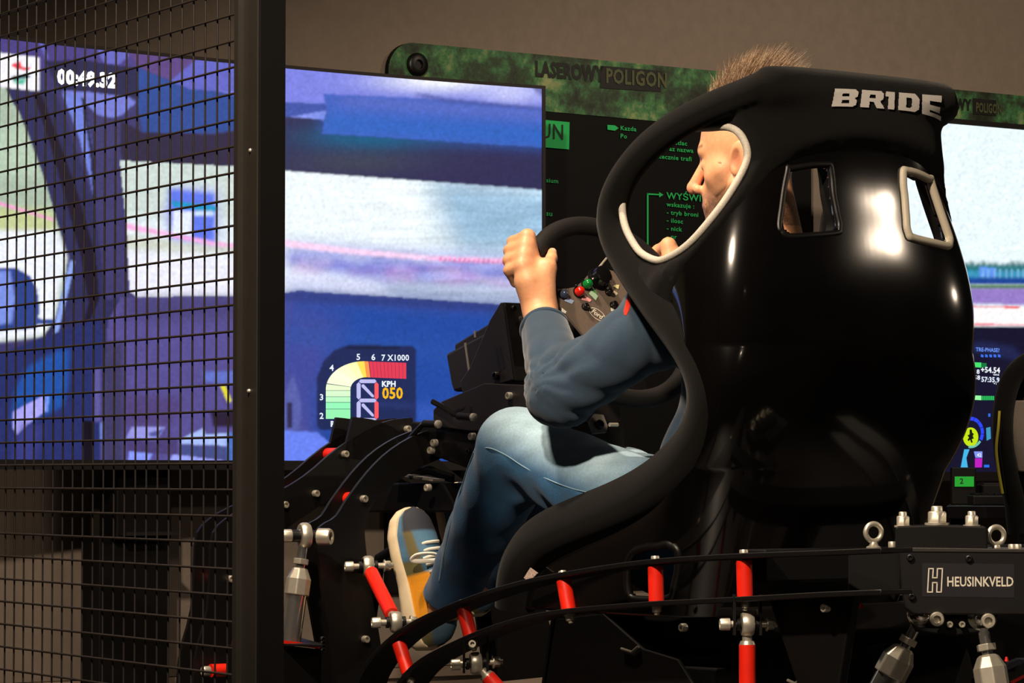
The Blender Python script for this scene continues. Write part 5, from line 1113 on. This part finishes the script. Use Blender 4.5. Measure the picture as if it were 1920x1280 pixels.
def jeanf(P):
    P = P.astype(np.float32); g1, c1 = legf(P, HIP, KNE, ANK); g2, c2 = legf(P, HIR, KNR, ANR)
    g1 = smax(g1, c1, 0.006); g2 = smax(g2, c2, 0.006); g = np.minimum(g1, g2)
    return smin(g, el(P, (0.42,0,0.59), (0.20,0.225,0.135)), 0.05)
V, F = surfnet(jeanf, (0.12,-0.36,0.34), (1.42,0.36,0.96), 0.005); V = relaxmesh(V, F, 1)
Pm = V.copy(); rl = V[:, 1] > 0; Pm[rl] = (V[rl]-(KNR-KNE*mir3)*0.7)*mir3; tx = KNE-HIP; tl = np.linalg.norm(tx); tx /= tl; s1 = np.clip(((Pm-HIP)@tx)/tl, 0, 1.15); ax = ANK-KNE; la = np.linalg.norm(ax); ax /= la; s2 = (Pm-KNE)@ax/la
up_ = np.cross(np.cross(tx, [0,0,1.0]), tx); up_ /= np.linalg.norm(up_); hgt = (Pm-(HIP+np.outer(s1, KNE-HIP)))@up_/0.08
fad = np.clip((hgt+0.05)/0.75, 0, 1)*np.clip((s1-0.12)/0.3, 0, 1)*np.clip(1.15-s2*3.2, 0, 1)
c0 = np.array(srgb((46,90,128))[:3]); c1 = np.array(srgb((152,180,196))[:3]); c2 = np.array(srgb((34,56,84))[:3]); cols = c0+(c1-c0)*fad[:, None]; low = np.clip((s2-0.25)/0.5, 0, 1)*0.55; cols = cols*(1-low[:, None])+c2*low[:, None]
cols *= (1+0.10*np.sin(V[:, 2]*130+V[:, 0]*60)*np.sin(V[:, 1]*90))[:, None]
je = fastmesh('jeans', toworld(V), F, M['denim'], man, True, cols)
def onmesh(pts, lift, f):                                       # push traced seam points to the cloth surface
    out = []
    for p in pts:
        p = np.array(p, float)
        for _ in range(12):
            h = 1e-3; d0 = float(f(np.array([p]))[0]); g = np.array([(float(f(np.array([p+e]))[0])-d0)/h for e in np.eye(3)*h]); g /= np.linalg.norm(g)+1e-9; p = p-g*(d0-lift)*0.8
        out.append(p)
    return out
for pts in (((912,846),(935,842),(960,852),(990,875),(1030,900),(1070,916),(1105,924)), ((905,850),(890,880),(868,930),(846,990),(830,1040),(818,1090))):
    S_ = onmesh([L3(onv(x, y, KNE[1]-0.05)) for x, y in pts], 0.0005, jeanf); mb = MB(); mb.tube(vs_(spline([G(*p) for p in S_], 40)), 0.0012, 6); mb.build('seam', mat('seam_thread', (120,152,172), 0.8), je)
# ---- hair: swept-up strands on top, short behind
hv = []; hf = []; hc = []
for k in range(8000):
    az = random.uniform(-math.pi, math.pi); zl = random.uniform(0.30, 1.0); r = math.sqrt(1-zl*zl); n = np.array([r*math.cos(az), r*math.sin(az), zl])
    root = np.array([-0.008,0,0.048])+n*np.array([0.096,0.074,0.090])
    if zl < 0.55 and n[0] > -0.1: continue
    L_ = (0.028+0.044*np.clip((zl-0.45)/0.5, 0, 1))*random.uniform(0.7, 1.25)*(1.0-0.10*np.clip(n[0], -1, 1))
    d0 = n*0.55+np.array([-0.10+random.gauss(0,0.16), random.gauss(0,0.16), 0.80]); d0 /= np.linalg.norm(d0); bend = np.array([-0.75+random.gauss(0,0.25), random.gauss(0,0.25), -0.05]); w = 0.0011
    pts = [root-n*0.003+d0*L_*t+bend*L_*t*t*0.6 for t in (0, 0.35, 0.7, 1.0)]; sdv = np.cross(d0, [random.gauss(0,1), random.gauss(0,1), random.gauss(0,1)]); sdv /= np.linalg.norm(sdv)+1e-9; sd2 = np.cross(d0, sdv); b = len(hv); c = random.choice([(136,110,86),(168,140,112),(104,82,64),(190,168,142),(120,98,78)])
    for j, p in enumerate(pts):
        ww = w*(1-j/3.2)
        for q in range(3):
            a = 2*math.pi*q/3; hv.append(p+sdv*ww*math.cos(a)+sd2*ww*math.sin(a)); hc.append(srgb(c)[:3])
    for j in range(3):
        for q in range(3): hf.append((b+j*3+q, b+j*3+(q+1) % 3, b+j*3+3+(q+1) % 3, b+j*3+3+q))
hvv = np.array(hv)@Hrot+HC; hair = fastmesh('hair', toworld(hvv), hf, mat('hair_strands', (120,96,74), 0.55, attr='col', spec=0.3), man, False, hc); hair['kind'] = 'stuff'
# ---- shoes
def shoe(sg):
    hb = L3(onv(803,1216,-0.19)); tp = L3(onv(762,955,-0.19)); Lx = tp-hb; ln = np.linalg.norm(Lx); Lx /= ln
    Sx = np.array([1.0, -0.10, -0.25]); Sx -= Lx*(Sx@Lx); Sx /= np.linalg.norm(Sx)          # out of the sole, towards the pedal
    Wx = np.cross(Lx, Sx); Wx = Wx if Wx[1] > 0 else -Wx
    dsh = (ANR-ANK*mir3) if sg < 0 else np.zeros(3)
    def W_(a, w, h): p = (hb+Lx*a*ln+Wx*w-Sx*h)*np.array([1,sg,1])+dsh; return G(p[0], p[1], p[2])
    t_ = np.linspace(0, 1, 40)
    wid = np.interp(t_, [0,.03,.1,.25,.45,.65,.8,.92,.98,1], [.012,.026,.034,.036,.037,.046,.048,.040,.024,.006]); top = np.interp(t_, [0,.03,.1,.22,.34,.48,.62,.78,.9,.97,1], [.05,.072,.088,.094,.098,.086,.070,.055,.046,.036,.024])
    n = 20; vs = []; cols = []
    for i, t in enumerate(t_):
        for k in range(n+1):
            a = math.pi*k/n; c = math.cos(a); s = math.sin(a)**0.75; vs.append(W_(t, wid[i]*c*(1-0.35*s*(0.4 if t > 0.6 else 0.8)), 0.012+(top[i]-0.012)*s))
            hh = s; side_ = abs(c)
            if t > 0.80: col = (38,42,52) if hh > 0.25 else (70,110,140)
            elif t > 0.60: col = (96,88,50) if (0.30 < hh < 0.72) else ((66,108,140) if hh <= 0.30 else (72,112,140))
            elif t > 0.50: col = (88,84,48) if hh < 0.65 else (70,116,148)
            elif t > 0.18: col = (214,140,10) if hh < 0.80 else (64,104,134)
            else: col = (92,86,54) if hh < 0.5 else (56,84,104)
            if 0.62 < t < 0.70 and hh < 0.3: col = (70,112,142)
            cols.append(srgb(col)[:3])
    fs = [(i*(n+1)+k, i*(n+1)+k+1, (i+1)*(n+1)+k+1, (i+1)*(n+1)+k) for i in range(39) for k in range(n)]
    sho = empty('shoe', W_(0.5, 0, 0), 'blue and mustard running shoe with a cream sole pressing the pedal' if sg > 0 else 'blue and mustard running shoe on the foot beyond the bent leg', 'shoe', 'running shoes')
    mb = MB(); mb.add(vs, fs, True); up = mb.build('upper', mat('shoe_fabric', (70,110,140), 0.8, attr='col', bump=0.25, bscale=700, var=0.06, scale=300), sho, colors=cols)
    # sole: rounded slab following the outline, thicker at heel and curved
    n2 = 40; out = []
    for t in t_: out.append((t, np.interp(t, t_, wid)+0.005))
    P_ = [(t, w) for t, w in out]+[(t, -w) for t, w in out[::-1]]
    vs = []; N_ = len(P_)
    for lvl, (h, gr) in enumerate(((0.014,0.96),(0.012,1.0),(-0.006,1.03),(-0.015,1.0),(-0.018,0.92))):
        for (t, w) in P_:
            hh = h*np.interp(t, [0,.25,.5,.8,1], [1.15,1.25,.9,.85,.7])-0.012*max(0, (t-0.75)/0.25)**2*-1; vs.append(W_((t-0.5)*(1+0.02*(gr-1)*20)+0.5, w*gr, hh))
    fs = [(l*N_+i, l*N_+(i+1) % N_, (l+1)*N_+(i+1) % N_, (l+1)*N_+i) for l in range(4) for i in range(N_)]+[tuple(range(4*N_, 5*N_)), tuple(range(N_-1, -1, -1))]
    mb = MB(); mb.add(vs, fs, True); mb.build('sole', mat('cream_rubber', (216,198,164), 0.6, var=0.05), sho)
    lm = mat('white_laces', (226,222,208), 0.8)
    for k in range(5):
        t = 0.50+k*0.052; hh = np.interp(t, t_, top)+0.002; ww = 0.026; mb = MB(); mb.tube([W_(t-0.006, -ww, hh-0.018), W_(t, -ww*0.6, hh-0.002), W_(t+0.004, 0, hh+0.002), W_(t+0.01, ww*0.6, hh-0.002), W_(t+0.014, ww, hh-0.018)], 0.0032, 8); mb.build('lace', lm, sho)
    for q in (-1, 1):
        mb = MB(); pts = spline([W_(0.56, 0, 0.088), W_(0.60, q*0.030, 0.092), W_(0.61, q*0.056, 0.072), W_(0.585, q*0.060, 0.058), W_(0.565, q*0.046, 0.070), W_(0.56, q*0.01, 0.088)], 30); mb.tube(vs_(pts), 0.0034, 8, sq=1.4); mb.build('lace', lm, sho)
    # collar
    return sho, W_
s1_, SW = shoe(1); shoe(-1)
ped = empty('pedal', SW(0.75, 0, -0.03), 'black perforated pedal under the running shoe', 'pedal')
mb = MB(); q = [SW(0.60, -0.02, -0.022), SW(0.60, 0.028, -0.022), SW(0.92, 0.028, -0.018), SW(0.92, -0.02, -0.018)]; nrm = (q[1]-q[0]).cross(q[2]-q[0]).normalized(); nrm = nrm if nrm.dot(RF) > 0 else -nrm
mb.prism(q, nrm*0.006); mb.build('face', M['satin'], ped); c_ = SW(0.76, 0, -0.045); mb = MB(); mb.tube([c_, c_+RF*0.06-UP*0.02, c_+RF*0.11-UP*0.22], 0.012, 10); mb.build('arm', M['matte'], ped)
# ================================================================== things behind, at the right edge
YS = 7.35
s2 = empty('racing_seat', at(1930, 1050, YS), 'black bucket seat with a grey panel in front of the flat television', 'seat')
def a2(x, y, d=0.0): return at(x, y, YS+d)
out = [(2010,668),(1960,660),(1925,664),(1900,676),(1880,698),(1868,732),(1862,775),(1864,830),(1872,880),(1884,930),(1890,990)]
mb = MB(); mb.tube(vs_(spline([a2(x+18, y+10) for x, y in out], 50)), 0.024, 14); mb.build('padded_edge', M['cloth'], s2)
mb = MB(); mb.prism([a2(x, y, 0.03) for x, y in ((1900,690),(1960,680),(2010,690),(2010,990),(1905,990),(1886,900),(1880,800),(1884,730))], Vector((0,0.03,0))); mb.build('shell', M['matte'], s2, 0.006)
mb = MB(); mb.prism([a2(x, y, -0.005) for x, y in ((1884,751),(2000,748),(2000,890),(1908,884),(1898,840))], Vector((0,0.03,0))); mb.build('grey_panel', mat('grey_fabric', (92,84,76), 0.9, var=0.08, scale=200, bump=0.2), s2, 0.004)
q_ = [a2(x, 985, 0.035) for x in (1912, 2005)]; mb = MB(); mb.prism([q_[0], q_[1], Vector((q_[1].x, q_[1].y, 0)), Vector((q_[0].x, q_[0].y, 0))], Vector((0,0.04,0))); mb.build('pedestal', M['matte'], s2)
for k in range(5):
    mb = MB(); mb.tube(vs_(spline([a2(x+k*5, y, -0.03+0.01*k) for x, y in ((1874,770),(1872,800),(1868+k,840),(1872+k*2,880),(1880,925))], 20)), 0.0032, 8); mb.build('cable', mat('yellow_cable', (150,140,30), 0.5) if k == 0 else M['matte'], s2)
desk = empty('desk', at(1880, 1280, 7.9), 'dark desk with a sheen below the flat television', 'desk')
dz = at(1850, 948, 7.6).z
mb = MB(); q = [Vector((at(1775,948,7.55).x, 7.55, dz)), Vector((at(2050,948,7.55).x, 7.55, dz)), Vector((at(2050,940,8.25).x, 8.25, dz)), Vector((at(1780,940,8.2).x, 8.2, dz))]; mb.prism(q, UP*-0.03); mb.build('top', mat('desk_laminate', (30,26,30), 0.25, spec=0.6), desk, 0.002)
for (x, yd) in ((1800, 7.65), (2030, 7.65), (1815, 8.1), (2020, 8.15)):
    p = at(x, 950, yd); mb = MB(); mb.box(Vector((p.x, yd, dz/2-0.015)), Vector((1,0,0)), Vector((0,1,0)), UP, 0.025, 0.025, dz/2-0.0155); mb.build('leg', M['matte'], desk)
def onto(x, Y_): return Vector((at(x, 940, Y_).x, Y_, dz))
mb = MB(); p = onto(1806, 7.9); mb.box(p+UP*0.046, Vector((1,0,0)), Vector((0,1,0)), UP, 0.030, 0.016, 0.046); t = empty('device_box', p, 'small black box with a bright green face on the desk', 'box'); mb.build('case', M['matte'], t, 0.003)
mb = MB(); f = 7.882; mb.prism([at(x, y, f) for x, y in ((1790,893),(1826,893),(1826,912),(1790,912))], Vector((0,-0.002,0))); mb.build('green_face', mat('green_face', (16,170,50), 0.5, emit=0.25), t)
text_on('lettering', '2', mat_dark, t, lambda a, b_, q_: at(1803+a*14, 902-b_*14, f-0.003), 1.0, 'CENTER', 1.0, 0.02)
kb = empty('keyboard', onto(1880, 7.75), 'low black keyboard lying on the dark desk', 'keyboard'); p = onto(1885, 7.75)
mb = MB(); mb.box(p+UP*0.012, Vector((1,0,0)), Vector((0,1,0)), UP, 0.085, 0.05, 0.012); mb.build('case', M['satin'], kb, 0.003)
key = meshdata(MB().box((0,0,0), Vector((1,0,0)), Vector((0,1,0)), UP, 0.0065, 0.0065, 0.003), 'key', M['matte'])
for i in range(10):
    for j in range(5): inst('key', key, kb, p+Vector((-0.074+i*0.0164, -0.036+j*0.018, 0.0265)))
tr_ = empty('control_tray', onto(1890, 8.0), 'black tray with silver edges behind the keyboard', 'tray'); p = onto(1890, 8.0)
mb = MB(); mb.box(p+UP*0.025, Vector((1,0,0)), Vector((0,1,0)), UP, 0.075, 0.04, 0.025); mb.build('body', M['matte'], tr_, 0.004); mb = MB(); mb.box(p+UP*0.052, Vector((1,0,0)), Vector((0,1,0)), UP, 0.07, 0.035, 0.002); mb.build('lid', M['bezel'], tr_)
